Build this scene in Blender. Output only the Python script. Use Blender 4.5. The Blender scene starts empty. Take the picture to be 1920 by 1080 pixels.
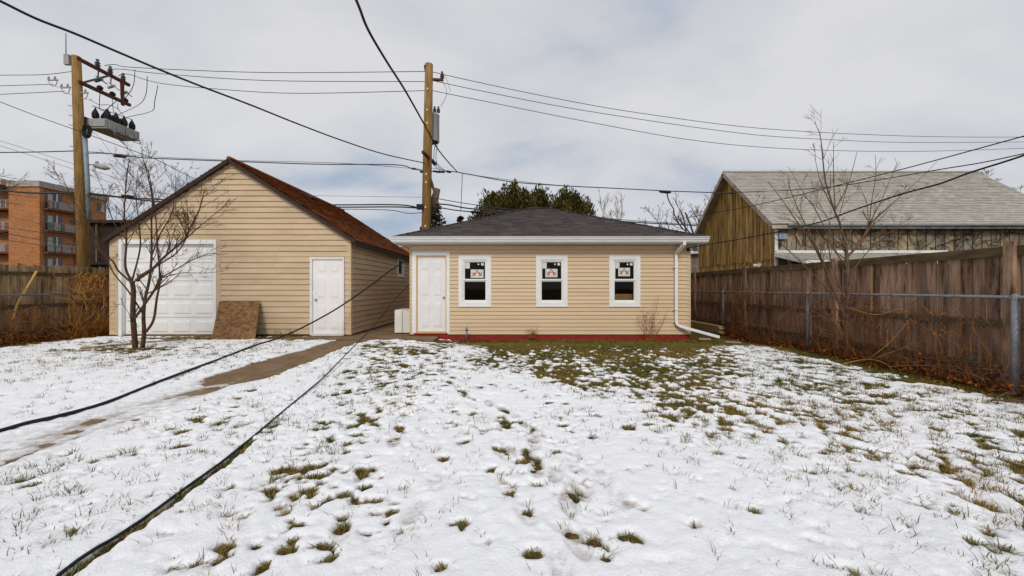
import bpy, math, random
import numpy as np
from mathutils import Vector, Matrix

random.seed(7)
RNG = np.random.default_rng(11)
SC = bpy.context.scene
COL = SC.collection

# ------------------------------------------------------------------ camera
CAM = Vector((0.0, 0.0, 1.35))
F = 704.0                                   # focal length in pixels of the 1920 px wide photograph
cd = bpy.data.cameras.new('camera')
cd.sensor_width = 36.0
cd.lens = 36.0 * F / 1920.0
cd.clip_start = 0.05
cd.clip_end = 2000.0
cam = bpy.data.objects.new('camera', cd)
cam.location = CAM
cam.rotation_euler = (math.radians(90), 0, 0)
COL.objects.link(cam)
SC.camera = cam


def P(px, py, Y):
    return Vector(((px - 960) / F * Y, Y, 1.35 + (540 - py) / F * Y))


# ------------------------------------------------------------------ sky
SUN_FROM = Vector((-0.06, -0.80, 0.62)).normalized()
world = bpy.data.worlds.new('World')
SC.world = world
world.use_nodes = True
wn, wl = world.node_tree.nodes, world.node_tree.links
wn.clear()
w_out = wn.new('ShaderNodeOutputWorld')
w_bg = wn.new('ShaderNodeBackground')
w_bg.inputs['Strength'].default_value = 0.1
sky = wn.new('ShaderNodeTexSky')
sky.sky_type = 'NISHITA'
sky.sun_disc = False
sky.sun_elevation = math.asin(SUN_FROM.z)
sky.sun_rotation = math.atan2(SUN_FROM.x, SUN_FROM.y)
w_tc = wn.new('ShaderNodeTexCoord')
w_sep = wn.new('ShaderNodeSeparateXYZ')
wl.new(w_tc.outputs['Generated'], w_sep.inputs[0])
w_ab = wn.new('ShaderNodeMath'); w_ab.operation = 'ABSOLUTE'
wl.new(w_sep.outputs['Z'], w_ab.inputs[0])
w_ad = wn.new('ShaderNodeMath'); w_ad.operation = 'ADD'; w_ad.inputs[1].default_value = 0.35
wl.new(w_ab.outputs[0], w_ad.inputs[0])
w_dv = wn.new('ShaderNodeVectorMath'); w_dv.operation = 'DIVIDE'
wl.new(w_tc.outputs['Generated'], w_dv.inputs[0])
wl.new(w_ad.outputs[0], w_dv.inputs[1])
w_mp = wn.new('ShaderNodeMapping')
w_mp.inputs['Location'].default_value = (3.1, 1.3, 0.4)
w_mp.inputs['Scale'].default_value = (1.0, 1.5, 1.0)
wl.new(w_dv.outputs[0], w_mp.inputs['Vector'])
w_ns = wn.new('ShaderNodeTexNoise')
w_ns.inputs['Scale'].default_value = 1.25
w_ns.inputs['Detail'].default_value = 5
w_ns.inputs['Roughness'].default_value = 0.5
w_ns.inputs['Distortion'].default_value = 0.25
wl.new(w_mp.outputs[0], w_ns.inputs['Vector'])
w_rp = wn.new('ShaderNodeValToRGB')
w_rp.color_ramp.elements[0].position = 0.36
w_rp.color_ramp.elements[0].color = (0.37, 0.445, 0.56, 1)
w_rp.color_ramp.elements[1].position = 0.62
w_rp.color_ramp.elements[1].color = (0.695, 0.693, 0.708, 1)
e_ = w_rp.color_ramp.elements.new(0.48)
e_.color = (0.585, 0.60, 0.635, 1)
wl.new(w_ns.outputs['Fac'], w_rp.inputs[0])
w_ml = wn.new('ShaderNodeVectorMath'); w_ml.operation = 'SCALE'
w_ml.inputs['Scale'].default_value = 8.9
wl.new(w_rp.outputs[0], w_ml.inputs[0])
w_mx = wn.new('ShaderNodeMix'); w_mx.data_type = 'RGBA'
w_mx.inputs['Factor'].default_value = 0.94
wl.new(sky.outputs[0], w_mx.inputs['A'])
wl.new(w_ml.outputs[0], w_mx.inputs['B'])
wl.new(w_mx.outputs['Result'], w_bg.inputs['Color'])
wl.new(w_bg.outputs[0], w_out.inputs['Surface'])

sd = bpy.data.lights.new('sun', 'SUN')
sd.energy = 1.5
sd.angle = math.radians(16)
sd.color = (1.0, 0.95, 0.88)
sun = bpy.data.objects.new('sun', sd)
sun.rotation_euler = (-SUN_FROM).to_track_quat('-Z', 'Y').to_euler()
sun.location = (0, 0, 30)
COL.objects.link(sun)

SC.view_settings.view_transform = 'Standard'
SC.view_settings.look = 'None'
SC.view_settings.exposure = 0.25
SC.view_settings.gamma = 1.0
SC.view_settings.use_curve_mapping = False
SC.render.engine = 'CYCLES'
SC.cycles.use_denoising = True
SC.cycles.max_bounces = 6
SC.cycles.transparent_max_bounces = 8
SC.cycles.sample_clamp_indirect = 8.0


# ------------------------------------------------------------------ materials
def mat(name, c1, c2=None, c3=None, scale=4.0, stretch=(1, 1, 1), rough=0.7, bump=0.0, bscale=None,
        objrand=0.0, varamt=0.0, spec=0.3, coords='Object', detail=5, lo=0.35, hi=0.65, metal=0.0,
        c3pos=0.5, varcol=None, stain=None, bdist=0.01):
    m = bpy.data.materials.new(name)
    m.use_nodes = True
    n, l = m.node_tree.nodes, m.node_tree.links
    b = n['Principled BSDF']
    b.inputs['Roughness'].default_value = rough
    b.inputs['Specular IOR Level'].default_value = spec
    b.inputs['Metallic'].default_value = metal
    tc = n.new('ShaderNodeTexCoord')
    mp = n.new('ShaderNodeMapping')
    mp.inputs['Scale'].default_value = stretch
    l.new(tc.outputs[coords], mp.inputs['Vector'])
    vec = mp.outputs[0]
    oi = n.new('ShaderNodeObjectInfo')
    if objrand > 0:
        ml = n.new('ShaderNodeMath'); ml.operation = 'MULTIPLY'; ml.inputs[1].default_value = 57.0
        l.new(oi.outputs['Random'], ml.inputs[0])
        ad = n.new('ShaderNodeVectorMath'); ad.operation = 'ADD'
        l.new(vec, ad.inputs[0]); l.new(ml.outputs[0], ad.inputs[1])
        vec = ad.outputs[0]
    ns = n.new('ShaderNodeTexNoise')
    ns.inputs['Scale'].default_value = scale
    ns.inputs['Detail'].default_value = detail
    ns.inputs['Roughness'].default_value = 0.62
    l.new(vec, ns.inputs['Vector'])
    if c2 is None:
        c2 = tuple(x * 0.86 for x in c1)
    rp = n.new('ShaderNodeValToRGB')
    rp.color_ramp.elements[0].position = lo
    rp.color_ramp.elements[0].color = (*c2, 1)
    rp.color_ramp.elements[1].position = hi
    rp.color_ramp.elements[1].color = (*c1, 1)
    if c3:
        e = rp.color_ramp.elements.new(lo + (hi - lo) * c3pos)
        e.color = (*c3, 1)
    l.new(ns.outputs['Fac'], rp.inputs[0])
    col = rp.outputs[0]
    if stain:                              # (colour, scale, threshold, amount)
        n2 = n.new('ShaderNodeTexNoise')
        n2.inputs['Scale'].default_value = stain[1]
        n2.inputs['Detail'].default_value = 4
        l.new(tc.outputs[coords] if coords != 'Object' else vec, n2.inputs['Vector'])
        mr = n.new('ShaderNodeMapRange')
        mr.inputs['From Min'].default_value = stain[2]
        mr.inputs['From Max'].default_value = stain[2] + 0.15
        mr.inputs['To Max'].default_value = stain[3]
        l.new(n2.outputs['Fac'], mr.inputs['Value'])
        mx = n.new('ShaderNodeMix'); mx.data_type = 'RGBA'
        l.new(mr.outputs[0], mx.inputs['Factor'])
        l.new(col, mx.inputs['A'])
        mx.inputs['B'].default_value = (*stain[0], 1)
        col = mx.outputs['Result']
    if varcol:
        at = n.new('ShaderNodeAttribute'); at.attribute_name = 'var'
        mx = n.new('ShaderNodeMix'); mx.data_type = 'RGBA'
        l.new(at.outputs['Fac'], mx.inputs['Factor'])
        l.new(col, mx.inputs['A'])
        mx.inputs['B'].default_value = (*varcol, 1)
        col = mx.outputs['Result']
    if objrand > 0 or varamt > 0:
        hs = n.new('ShaderNodeHueSaturation')
        src = oi.outputs['Random']
        amt = objrand
        if varamt > 0:
            at2 = n.new('ShaderNodeAttribute'); at2.attribute_name = 'var'
            src = at2.outputs['Fac']
            amt = varamt
        mr2 = n.new('ShaderNodeMapRange')
        mr2.inputs['To Min'].default_value = 1 - amt
        mr2.inputs['To Max'].default_value = 1 + amt
        l.new(src, mr2.inputs['Value'])
        l.new(mr2.outputs[0], hs.inputs['Value'])
        l.new(col, hs.inputs['Color'])
        col = hs.outputs[0]
    l.new(col, b.inputs['Base Color'])
    if bump > 0:
        bp = n.new('ShaderNodeBump')
        bp.inputs['Strength'].default_value = bump
        bp.inputs['Distance'].default_value = bdist
        nb = ns
        if bscale:
            nb = n.new('ShaderNodeTexNoise')
            nb.inputs['Scale'].default_value = bscale
            nb.inputs['Detail'].default_value = 4
            l.new(vec, nb.inputs['Vector'])
        l.new(nb.outputs['Fac'], bp.inputs['Height'])
        l.new(bp.outputs[0], b.inputs['Normal'])
    return m


M = {}
M['siding'] = mat('tan_vinyl', (0.675, 0.51, 0.325), (0.61, 0.455, 0.285), scale=1.2, rough=0.5, objrand=0.025, bump=0.15, bscale=40,
                  stretch=(0.4, 0.4, 3))
M['siding2'] = mat('weathered_tan_vinyl', (0.60, 0.45, 0.29), (0.50, 0.37, 0.23), scale=1.5, rough=0.55, objrand=0.04, bump=0.15,
                   bscale=40, stretch=(0.5, 0.5, 2))
M['tan_trim'] = mat('tan_trim', (0.56, 0.42, 0.27), (0.50, 0.37, 0.23), rough=0.5)
M['white'] = mat('white_paint', (0.80, 0.79, 0.77), (0.74, 0.73, 0.71), scale=3, rough=0.45, bump=0.06, bscale=60)
M['white_dirty'] = mat('aged_white', (0.74, 0.72, 0.69), (0.62, 0.60, 0.57), scale=2, rough=0.5)
M['doorwhite'] = mat('door_white', (0.80, 0.78, 0.77), (0.74, 0.72, 0.70), scale=2.2, rough=0.45, stain=((0.62, 0.57, 0.5), 2.6, 0.62, 0.5))
M['raw_jamb'] = mat('raw_pine', (0.62, 0.42, 0.18), (0.52, 0.33, 0.13), scale=6, stretch=(8, 8, 0.6))
M['steel'] = mat('brushed_nickel', (0.5, 0.47, 0.42), rough=0.3, metal=0.9)
M['mesh'] = mat('dull_mesh_wire', (0.16, 0.15, 0.145), (0.09, 0.08, 0.075), scale=5, rough=0.7)
M['galv'] = mat('galvanised_steel', (0.27, 0.285, 0.31), (0.17, 0.175, 0.19), scale=9, rough=0.5, metal=0.5)
M['red_base'] = mat('red_foundation_paint', (0.30, 0.020, 0.013), (0.19, 0.015, 0.010), scale=6, rough=0.7, bump=0.3,
                    stain=((0.09, 0.04, 0.02), 3.0, 0.60, 0.6))
M['shingle_dark'] = mat('charcoal_shingle', (0.125, 0.106, 0.108), (0.085, 0.072, 0.075), scale=30, rough=0.95, bump=0.6, bscale=160, varamt=0.25,
                        spec=0.15)
M['shingle_brown'] = mat('rust_brown_shingle', (0.25, 0.082, 0.022), (0.19, 0.06, 0.017), scale=14, rough=0.95, bump=0.6, bscale=120, varamt=0.16,
                         spec=0.15)
M['shingle_grey'] = mat('pale_grey_shingle', (0.43, 0.405, 0.355), (0.37, 0.345, 0.30), scale=5, rough=0.95, bump=0.5, bscale=90, varamt=0.15,
                        spec=0.15, stain=((0.27, 0.25, 0.21), 0.9, 0.58, 0.35))
M['fascia_dark'] = mat('dark_brown_fascia', (0.045, 0.022, 0.013), (0.03, 0.016, 0.01), rough=0.7)
M['glass'] = None
M['dark'] = mat('dark_interior', (0.02, 0.012, 0.01), rough=0.9)
M['rubber'] = mat('black_rubber', (0.010, 0.010, 0.011), (0.016, 0.016, 0.018), rough=0.6, spec=0.2)
M['wire'] = mat('weathered_wire', (0.05, 0.052, 0.058), rough=0.6)
M['wire_pale'] = mat('grey_wire', (0.16, 0.165, 0.175), rough=0.6)
M['pole'] = mat('treated_pine_pole', (0.34, 0.20, 0.065), (0.16, 0.085, 0.028), (0.27, 0.15, 0.047), scale=3, stretch=(5, 5, 0.35), rough=0.85,
                bump=0.5, bscale=8, stain=((0.12, 0.07, 0.03), 1.6, 0.58, 0.7))
M['pole_old'] = mat('weathered_grey_pole', (0.20, 0.14, 0.09), (0.11, 0.08, 0.055), scale=3, stretch=(6, 6, 0.4), rough=0.9)
M['arm'] = mat('creosote_crossarm', (0.13, 0.035, 0.016), (0.085, 0.024, 0.012), scale=6, rough=0.8)
M['porcelain'] = mat('grey_porcelain', (0.10, 0.105, 0.115), rough=0.3, spec=0.5)
M['porcelain_pale'] = mat('pale_porcelain', (0.45, 0.43, 0.40), rough=0.4, spec=0.5)
M['transformer'] = mat('grey_transformer_paint', (0.50, 0.52, 0.53), (0.43, 0.45, 0.46), scale=3, rough=0.5)
M['switch'] = mat('grey_switchgear', (0.40, 0.40, 0.38), (0.31, 0.31, 0.30), scale=3, rough=0.55)
M['fence'] = mat('weathered_cedar', (0.42, 0.275, 0.185), (0.075, 0.040, 0.025), (0.265, 0.16, 0.105), scale=3.2, stretch=(3.5, 3.5, 0.5),
                 rough=0.92, bump=0.5, bscale=14, objrand=0.30, spec=0.1, stain=((0.30, 0.21, 0.155), 2.2, 0.55, 0.6))
M['fence_rail'] = mat('mossy_rail', (0.13, 0.083, 0.045), (0.06, 0.04, 0.022), scale=5, stretch=(3, 0.6, 3), rough=0.92, bump=0.4,
                      objrand=0.15, stain=((0.10, 0.105, 0.03), 3.0, 0.52, 0.7), spec=0.1)
M['fence_left'] = mat('weathered_spruce', (0.40, 0.29, 0.165), (0.095, 0.06, 0.03), (0.28, 0.195, 0.105), scale=3.2, stretch=(3.5, 3.5, 0.5),
                      rough=0.92, bump=0.5, bscale=14, objrand=0.25, spec=0.1)
M['barn_board'] = mat('weathered_yellow_boards', (0.56, 0.335, 0.115), (0.115, 0.06, 0.024), (0.40, 0.235, 0.078), scale=2.4,
                      stretch=(3.2, 3.2, 0.33), rough=0.9, bump=0.4, objrand=0.28, spec=0.1, lo=0.34, hi=0.66)
M['barn_panel'] = mat('grey_panel_siding', (0.30, 0.265, 0.205), (0.13, 0.112, 0.085), scale=1.7, stretch=(1, 1, 0.8), rough=0.85, objrand=0.12,
                      stain=((0.42, 0.30, 0.12), 0.8, 0.5, 0.45), bump=0.3)
M['barge'] = mat('weathered_bargeboard', (0.52, 0.45, 0.37), (0.28, 0.235, 0.19), scale=3, rough=0.85, bump=0.4)
M['soffit'] = mat('weathered_soffit', (0.42, 0.34, 0.27), (0.26, 0.20, 0.155), scale=3, rough=0.9)
M['gutter_grey'] = mat('blue_grey_gutter', (0.27, 0.33, 0.38), (0.2, 0.25, 0.29), scale=3, rough=0.5)
M['brick'] = None
M['concrete'] = mat('damp_concrete', (0.23, 0.145, 0.075), (0.13, 0.080, 0.042), (0.185, 0.115, 0.06), scale=2.5, coords='Object', rough=0.8,
                    bump=0.35, bscale=45, stain=((0.27, 0.2, 0.13), 1.1, 0.52, 0.5), bdist=0.004)
M['ground'] = mat('winter_turf', (0.20, 0.125, 0.038), (0.040, 0.025, 0.012), (0.105, 0.070, 0.022), scale=14, coords='Object', rough=0.98,
                  bump=0.9, bscale=70, detail=8, stain=((0.07, 0.085, 0.020), 0.9, 0.5, 0.6), spec=0.05, bdist=0.03)
M['osb'] = mat('weathered_strandboard', (0.27, 0.145, 0.06), (0.105, 0.042, 0.016), (0.20, 0.105, 0.043), scale=9, stretch=(1, 1, 2.0), rough=0.85,
               bump=0.3, detail=7, stain=((0.075, 0.025, 0.012), 1.6, 0.56, 0.85))
M['bark'] = mat('brown_bark', (0.11, 0.062, 0.034), (0.045, 0.025, 0.016), scale=12, stretch=(3, 3, 0.8), rough=0.9, bump=0.6, spec=0.1)
M['bark_red'] = mat('reddish_bark', (0.19, 0.112, 0.075), (0.095, 0.052, 0.035), scale=10, stretch=(3, 3, 0.8), rough=0.85, bump=0.5, spec=0.15)
M['bark_far'] = mat('grey_brown_bark', (0.13, 0.10, 0.085), (0.09, 0.068, 0.058), rough=0.9)
M['bark_pale'] = mat('pale_tan_twigs', (0.30, 0.20, 0.13), (0.2, 0.13, 0.085), rough=0.9)
M['vine'] = mat('dry_orange_vine', (0.38, 0.15, 0.032), (0.22, 0.078, 0.02), scale=8, rough=0.85, varcol=(0.10, 0.04, 0.018), spec=0.1)
M['vine_gold'] = mat('dry_golden_vine', (0.74, 0.36, 0.07), (0.50, 0.22, 0.045), scale=8, rough=0.85, varcol=(0.2, 0.075, 0.02), spec=0.1)
M['vine_tan'] = mat('dry_tan_stem', (0.32, 0.165, 0.065), (0.2, 0.098, 0.038), scale=8, rough=0.85, spec=0.1)
M['leaf_dead'] = mat('dead_leaves', (0.40, 0.135, 0.024), (0.25, 0.075, 0.016), scale=5, rough=0.8, varcol=(0.075, 0.028, 0.012), spec=0.1)
M['grass'] = mat('winter_grass', (0.105, 0.115, 0.018), (0.055, 0.072, 0.014), scale=2.0, rough=0.75, varcol=(0.33, 0.20, 0.055), spec=0.15)
M['needles'] = mat('evergreen_foliage', (0.045, 0.043, 0.010), (0.018, 0.020, 0.006), scale=1.0, rough=0.8, varcol=(0.13, 0.10, 0.022), spec=0.1)
M['needles_dark'] = mat('spruce_foliage', (0.030, 0.028, 0.010), (0.014, 0.015, 0.006), scale=1.0, rough=0.8, varcol=(0.06, 0.045, 0.018), spec=0.1)
M['paper'] = mat('pale_sticker', (0.62, 0.70, 0.64), (0.56, 0.64, 0.59), rough=0.6)
M['logo_red'] = mat('orange_red_print', (0.62, 0.085, 0.02), (0.5, 0.05, 0.018), rough=0.6)
M['ink'] = mat('faded_black_print', (0.05, 0.04, 0.03), (0.12, 0.08, 0.045), scale=30, rough=0.8)
M['cardboard'] = mat('cardboard', (0.32, 0.17, 0.06), rough=0.8)
M['plastic_white'] = mat('white_plastic', (0.74, 0.72, 0.67), (0.66, 0.64, 0.59), scale=3, rough=0.4)
M['lumber'] = mat('tan_lumber', (0.42, 0.30, 0.15), (0.28, 0.19, 0.09), scale=3, stretch=(4, 0.6, 4), rough=0.8, objrand=0.15)
M['stick'] = mat('fresh_cut_lath', (0.55, 0.33, 0.10), (0.4, 0.23, 0.07), scale=4, rough=0.7)
M['mauve'] = mat('mauve_siding', (0.30, 0.22, 0.20), (0.24, 0.17, 0.155), rough=0.7, objrand=0.05)
M['roof_orange'] = mat('orange_brown_shingle', (0.40, 0.16, 0.03), (0.26, 0.10, 0.02), scale=3, rough=0.9, varamt=0.2)
M['dark_house'] = mat('dark_stained_timber', (0.035, 0.02, 0.013), (0.022, 0.013, 0.01), scale=2, rough=0.85)
M['curtain'] = mat('pale_curtain', (0.55, 0.53, 0.49), (0.36, 0.35, 0.33), scale=3, stretch=(6, 6, 0.4))
M['rail_white'] = mat('pale_balcony_slats', (0.50, 0.47, 0.44), (0.36, 0.33, 0.31), rough=0.6, varamt=0.25)
M['rail_pink'] = mat('faded_red_slats', (0.30, 0.10, 0.085), rough=0.6)
M['rail_teal'] = mat('teal_slats', (0.07, 0.17, 0.14), rough=0.6)
M['brick_slab'] = mat('red_brown_slab', (0.17, 0.055, 0.025), rough=0.85)
M['parapet'] = mat('pale_concrete_band', (0.46, 0.40, 0.35), (0.33, 0.28, 0.25), scale=1.5, rough=0.8)


def glass_mat(name, tint=(0.9, 0.92, 0.92)):
    m = bpy.data.materials.new(name); m.use_nodes = True
    n, l = m.node_tree.nodes, m.node_tree.links
    n.clear()
    o = n.new('ShaderNodeOutputMaterial')
    mx = n.new('ShaderNodeMixShader')
    fr = n.new('ShaderNodeFresnel'); fr.inputs['IOR'].default_value = 1.22
    tr = n.new('ShaderNodeBsdfTransparent'); tr.inputs[0].default_value = (*tint, 1)
    gl = n.new('ShaderNodeBsdfGlossy'); gl.inputs['Roughness'].default_value = 0.03
    l.new(fr.outputs[0], mx.inputs[0]); l.new(tr.outputs[0], mx.inputs[1]); l.new(gl.outputs[0], mx.inputs[2])
    l.new(mx.outputs[0], o.inputs['Surface'])
    return m


M['glass'] = glass_mat('window_glass')
M['glass_far'] = mat('dark_window', (0.035, 0.037, 0.042), rough=0.12, spec=0.6)


def brick_mat():
    m = bpy.data.materials.new('orange_brick'); m.use_nodes = True
    n, l = m.node_tree.nodes, m.node_tree.links
    b = n['Principled BSDF']; b.inputs['Roughness'].default_value = 0.9
    tc = n.new('ShaderNodeTexCoord')
    sp = n.new('ShaderNodeSeparateXYZ'); l.new(tc.outputs['Object'], sp.inputs[0])
    ad = n.new('ShaderNodeMath'); l.new(sp.outputs['X'], ad.inputs[0]); l.new(sp.outputs['Y'], ad.inputs[1])
    cb = n.new('ShaderNodeCombineXYZ'); l.new(ad.outputs[0], cb.inputs['X']); l.new(sp.outputs['Z'], cb.inputs['Y'])
    bt = n.new('ShaderNodeTexBrick')
    bt.inputs['Scale'].default_value = 1.0
    bt.inputs['Brick Width'].default_value = 0.42; bt.inputs['Row Height'].default_value = 0.15
    bt.inputs['Mortar Size'].default_value = 0.012
    bt.inputs['Color1'].default_value = (0.47, 0.18, 0.055, 1)
    bt.inputs['Color2'].default_value = (0.32, 0.105, 0.032, 1)
    bt.inputs['Mortar'].default_value = (0.42, 0.25, 0.12, 1)
    l.new(cb.outputs[0], bt.inputs['Vector'])
    l.new(bt.outputs['Color'], b.inputs['Base Color'])
    return m


M['brick'] = brick_mat()


def snow_mat():
    m = bpy.data.materials.new('old_snow'); m.use_nodes = True
    n, l = m.node_tree.nodes, m.node_tree.links
    b = n['Principled BSDF']
    b.inputs['Roughness'].default_value = 0.75
    b.inputs['Specular IOR Level'].default_value = 0.15
    at = n.new('ShaderNodeAttribute'); at.attribute_name = 'thick'
    tc = n.new('ShaderNodeTexCoord')
    ns = n.new('ShaderNodeTexNoise'); ns.inputs['Scale'].default_value = 7; ns.inputs['Detail'].default_value = 7
    ns.inputs['Roughness'].default_value = 0.65
    l.new(tc.outputs['Object'], ns.inputs['Vector'])
    # thin snow is wet and lets the turf through: thickness plus a little noise drives the colour
    mu = n.new('ShaderNodeMath'); mu.operation = 'MULTIPLY_ADD'
    mu.inputs[1].default_value = 0.030; mu.inputs[2].default_value = -0.015
    l.new(ns.outputs['Fac'], mu.inputs[0])
    ad = n.new('ShaderNodeMath'); ad.operation = 'ADD'
    l.new(at.outputs['Fac'], ad.inputs[0]); l.new(mu.outputs[0], ad.inputs[1])
    mr = n.new('ShaderNodeMapRange'); mr.interpolation_type = 'SMOOTHSTEP'
    mr.inputs['From Min'].default_value = -0.001; mr.inputs['From Max'].default_value = 0.022
    l.new(ad.outputs[0], mr.inputs['Value'])
    mx = n.new('ShaderNodeMix'); mx.data_type = 'RGBA'
    mx.inputs['A'].default_value = (0.44, 0.395, 0.35, 1)
    mx.inputs['B'].default_value = (0.90, 0.905, 0.925, 1)
    l.new(mr.outputs[0], mx.inputs['Factor'])
    # grit and trodden-in dirt
    at2 = n.new('ShaderNodeAttribute'); at2.attribute_name = 'dirt'
    n2 = n.new('ShaderNodeTexNoise'); n2.inputs['Scale'].default_value = 16; n2.inputs['Detail'].default_value = 6
    n2.inputs['Roughness'].default_value = 0.7
    l.new(tc.outputs['Object'], n2.inputs['Vector'])
    m2 = n.new('ShaderNodeMapRange'); m2.inputs['From Min'].default_value = 0.42; m2.inputs['From Max'].default_value = 0.72
    l.new(n2.outputs['Fac'], m2.inputs['Value'])
    m3 = n.new('ShaderNodeMath'); m3.operation = 'MULTIPLY'
    l.new(m2.outputs[0], m3.inputs[0]); l.new(at2.outputs['Fac'], m3.inputs[1])
    mx2 = n.new('ShaderNodeMix'); mx2.data_type = 'RGBA'
    l.new(m3.outputs[0], mx2.inputs['Factor'])
    l.new(mx.outputs['Result'], mx2.inputs['A'])
    mx2.inputs['B'].default_value = (0.30, 0.25, 0.205, 1)
    l.new(mx2.outputs['Result'], b.inputs['Base Color'])
    bp = n.new('ShaderNodeBump'); bp.inputs['Strength'].default_value = 0.7; bp.inputs['Distance'].default_value = 0.014
    n3 = n.new('ShaderNodeTexNoise'); n3.inputs['Scale'].default_value = 55; n3.inputs['Detail'].default_value = 6; n3.inputs['Roughness'].default_value = 0.68
    l.new(tc.outputs['Object'], n3.inputs['Vector'])
    l.new(n3.outputs['Fac'], bp.inputs['Height']); l.new(bp.outputs[0], b.inputs['Normal'])
    return m


M['snow'] = snow_mat()


# ------------------------------------------------------------------ building blocks
def wloc(o):
    v = Vector((0, 0, 0))
    while o is not None:
        v += o.location
        o = o.parent
    return v


class MB:
    """Collects shapes in world coordinates; build() links them as one mesh object."""

    def __init__(self):
        self.v, self.f, self.a = [], [], []

    def add(self, verts, faces, var=0.0):
        b = len(self.v)
        self.v.extend([tuple(p) for p in verts])
        self.f.extend([tuple(i + b for i in fc) for fc in faces])
        self.a.extend([var] * len(verts))

    def box(self, x0, x1, y0, y1, z0, z1, var=0.0):
        self.add([(x0, y0, z0), (x1, y0, z0), (x1, y1, z0), (x0, y1, z0), (x0, y0, z1), (x1, y0, z1), (x1, y1, z1), (x0, y1, z1)],
                 [(0, 3, 2, 1), (4, 5, 6, 7), (0, 1, 5, 4), (1, 2, 6, 5), (2, 3, 7, 6), (3, 0, 4, 7)], var)
        return self

    def obox(self, c, u, v, w, var=0.0):
        """box about c with half axes u, v, w"""
        c, u, v, w = Vector(c), Vector(u), Vector(v), Vector(w)
        if u.cross(v).dot(w) < 0:
            u, v = v, u
        p = [c - u - v - w, c + u - v - w, c + u + v - w, c - u + v - w, c - u - v + w, c + u - v + w, c + u + v + w, c - u + v + w]
        self.add(p, [(0, 3, 2, 1), (4, 5, 6, 7), (0, 1, 5, 4), (1, 2, 6, 5), (2, 3, 7, 6), (3, 0, 4, 7)], var)
        return self

    def bar(self, a, b, wd, hg, var=0.0, up=(0, 0, 1)):
        a, b = Vector(a), Vector(b)
        d = (b - a)
        L = d.length
        d.normalize()
        s = d.cross(Vector(up))
        if s.length < 1e-4:
            s = d.cross(Vector((1, 0, 0)))
        s.normalize()
        t = s.cross(d)
        return self.obox((a + b) / 2, d * L / 2, s * wd / 2, t * hg / 2, var)

    def raised(self, o, u, v, nrm, w, h, d, inset, var=0.0):
        """panel with bevelled border on a surface: o lower-left corner"""
        o, u, v, nrm = Vector(o), Vector(u), Vector(v), Vector(nrm)
        q = [o, o + u * w, o + u * w + v * h, o + v * h]
        i = [o + u * inset + v * inset + nrm * d, o + u * (w - inset) + v * inset + nrm * d,
             o + u * (w - inset) + v * (h - inset) + nrm * d, o + u * inset + v * (h - inset) + nrm * d]
        fs = [(4, 5, 6, 7), (0, 1, 5, 4), (1, 2, 6, 5), (2, 3, 7, 6), (3, 0, 4, 7)]
        if u.cross(v).dot(nrm) < 0:
            fs = [tuple(reversed(f)) for f in fs]
        self.add(q + i, fs, var)
        return self

    def tube(self, pts, r, r1=None, sides=5, var=0.0, cap=True, rot=0.0):
        pts = [Vector(p) for p in pts]
        n = len(pts)
        if n < 2:
            return self
        rs = r if isinstance(r, (list, tuple)) else [r + ((r if r1 is None else r1) - r) * i / (n - 1) for i in range(n)]
        base = len(self.v)
        d = (pts[1] - pts[0]).normalized()
        ref = Vector((0, 0, 1)) if abs(d.z) < 0.9 else Vector((1, 0, 0))
        s = d.cross(ref).normalized()
        for i, p in enumerate(pts):
            if i == 0:
                dd = pts[1] - pts[0]
            elif i == n - 1:
                dd = pts[-1] - pts[-2]
            else:
                dd = pts[i + 1] - pts[i - 1]
            dd = dd.normalized()
            s = s - dd * s.dot(dd)
            if s.length < 1e-6:
                s = dd.orthogonal()
            s.normalize()
            t = dd.cross(s)
            for k in range(sides):
                a = rot + 2 * math.pi * k / sides
                q = p + (s * math.cos(a) + t * math.sin(a)) * rs[i]
                self.v.append((q.x, q.y, q.z))
                self.a.append(var)
        for i in range(n - 1):
            for k in range(sides):
                k2 = (k + 1) % sides
                self.f.append((base + i * sides + k, base + i * sides + k2, base + (i + 1) * sides + k2, base + (i + 1) * sides + k))
        if cap:
            self.f.append(tuple(base + k for k in reversed(range(sides))))
            self.f.append(tuple(base + (n - 1) * sides + k for k in range(sides)))
        return self

    def lathe(self, c, prof, sides=14, axis=(0, 0, 1), var=0.0):
        """prof: list of (r, h) along axis from c"""
        c, ax = Vector(c), Vector(axis).normalized()
        s = ax.orthogonal().normalized()
        t = ax.cross(s)
        base = len(self.v)
        for r, h in prof:
            for k in range(sides):
                a = 2 * math.pi * k / sides
                q = c + ax * h + (s * math.cos(a) + t * math.sin(a)) * max(r, 1e-4)
                self.v.append((q.x, q.y, q.z)); self.a.append(var)
        n = len(prof)
        for i in range(n - 1):
            for k in range(sides):
                k2 = (k + 1) % sides
                self.f.append((base + i * sides + k, base + i * sides + k2, base + (i + 1) * sides + k2, base + (i + 1) * sides + k))
        self.f.append(tuple(base + k for k in reversed(range(sides))))
        self.f.append(tuple(base + (n - 1) * sides + k for k in range(sides)))
        return self

    def mesh(self, name, off=Vector((0, 0, 0)), smooth=False):
        me = bpy.data.meshes.new(name)
        me.from_pydata([(x - off.x, y - off.y, z - off.z) for x, y, z in self.v], [], self.f)
        if any(self.a):
            at = me.attributes.new('var', 'FLOAT', 'POINT')
            at.data.foreach_set('value', np.array(self.a, dtype=np.float32))
        if smooth:
            me.polygons.foreach_set('use_smooth', [True] * len(me.polygons))
        me.update()
        return me

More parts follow.
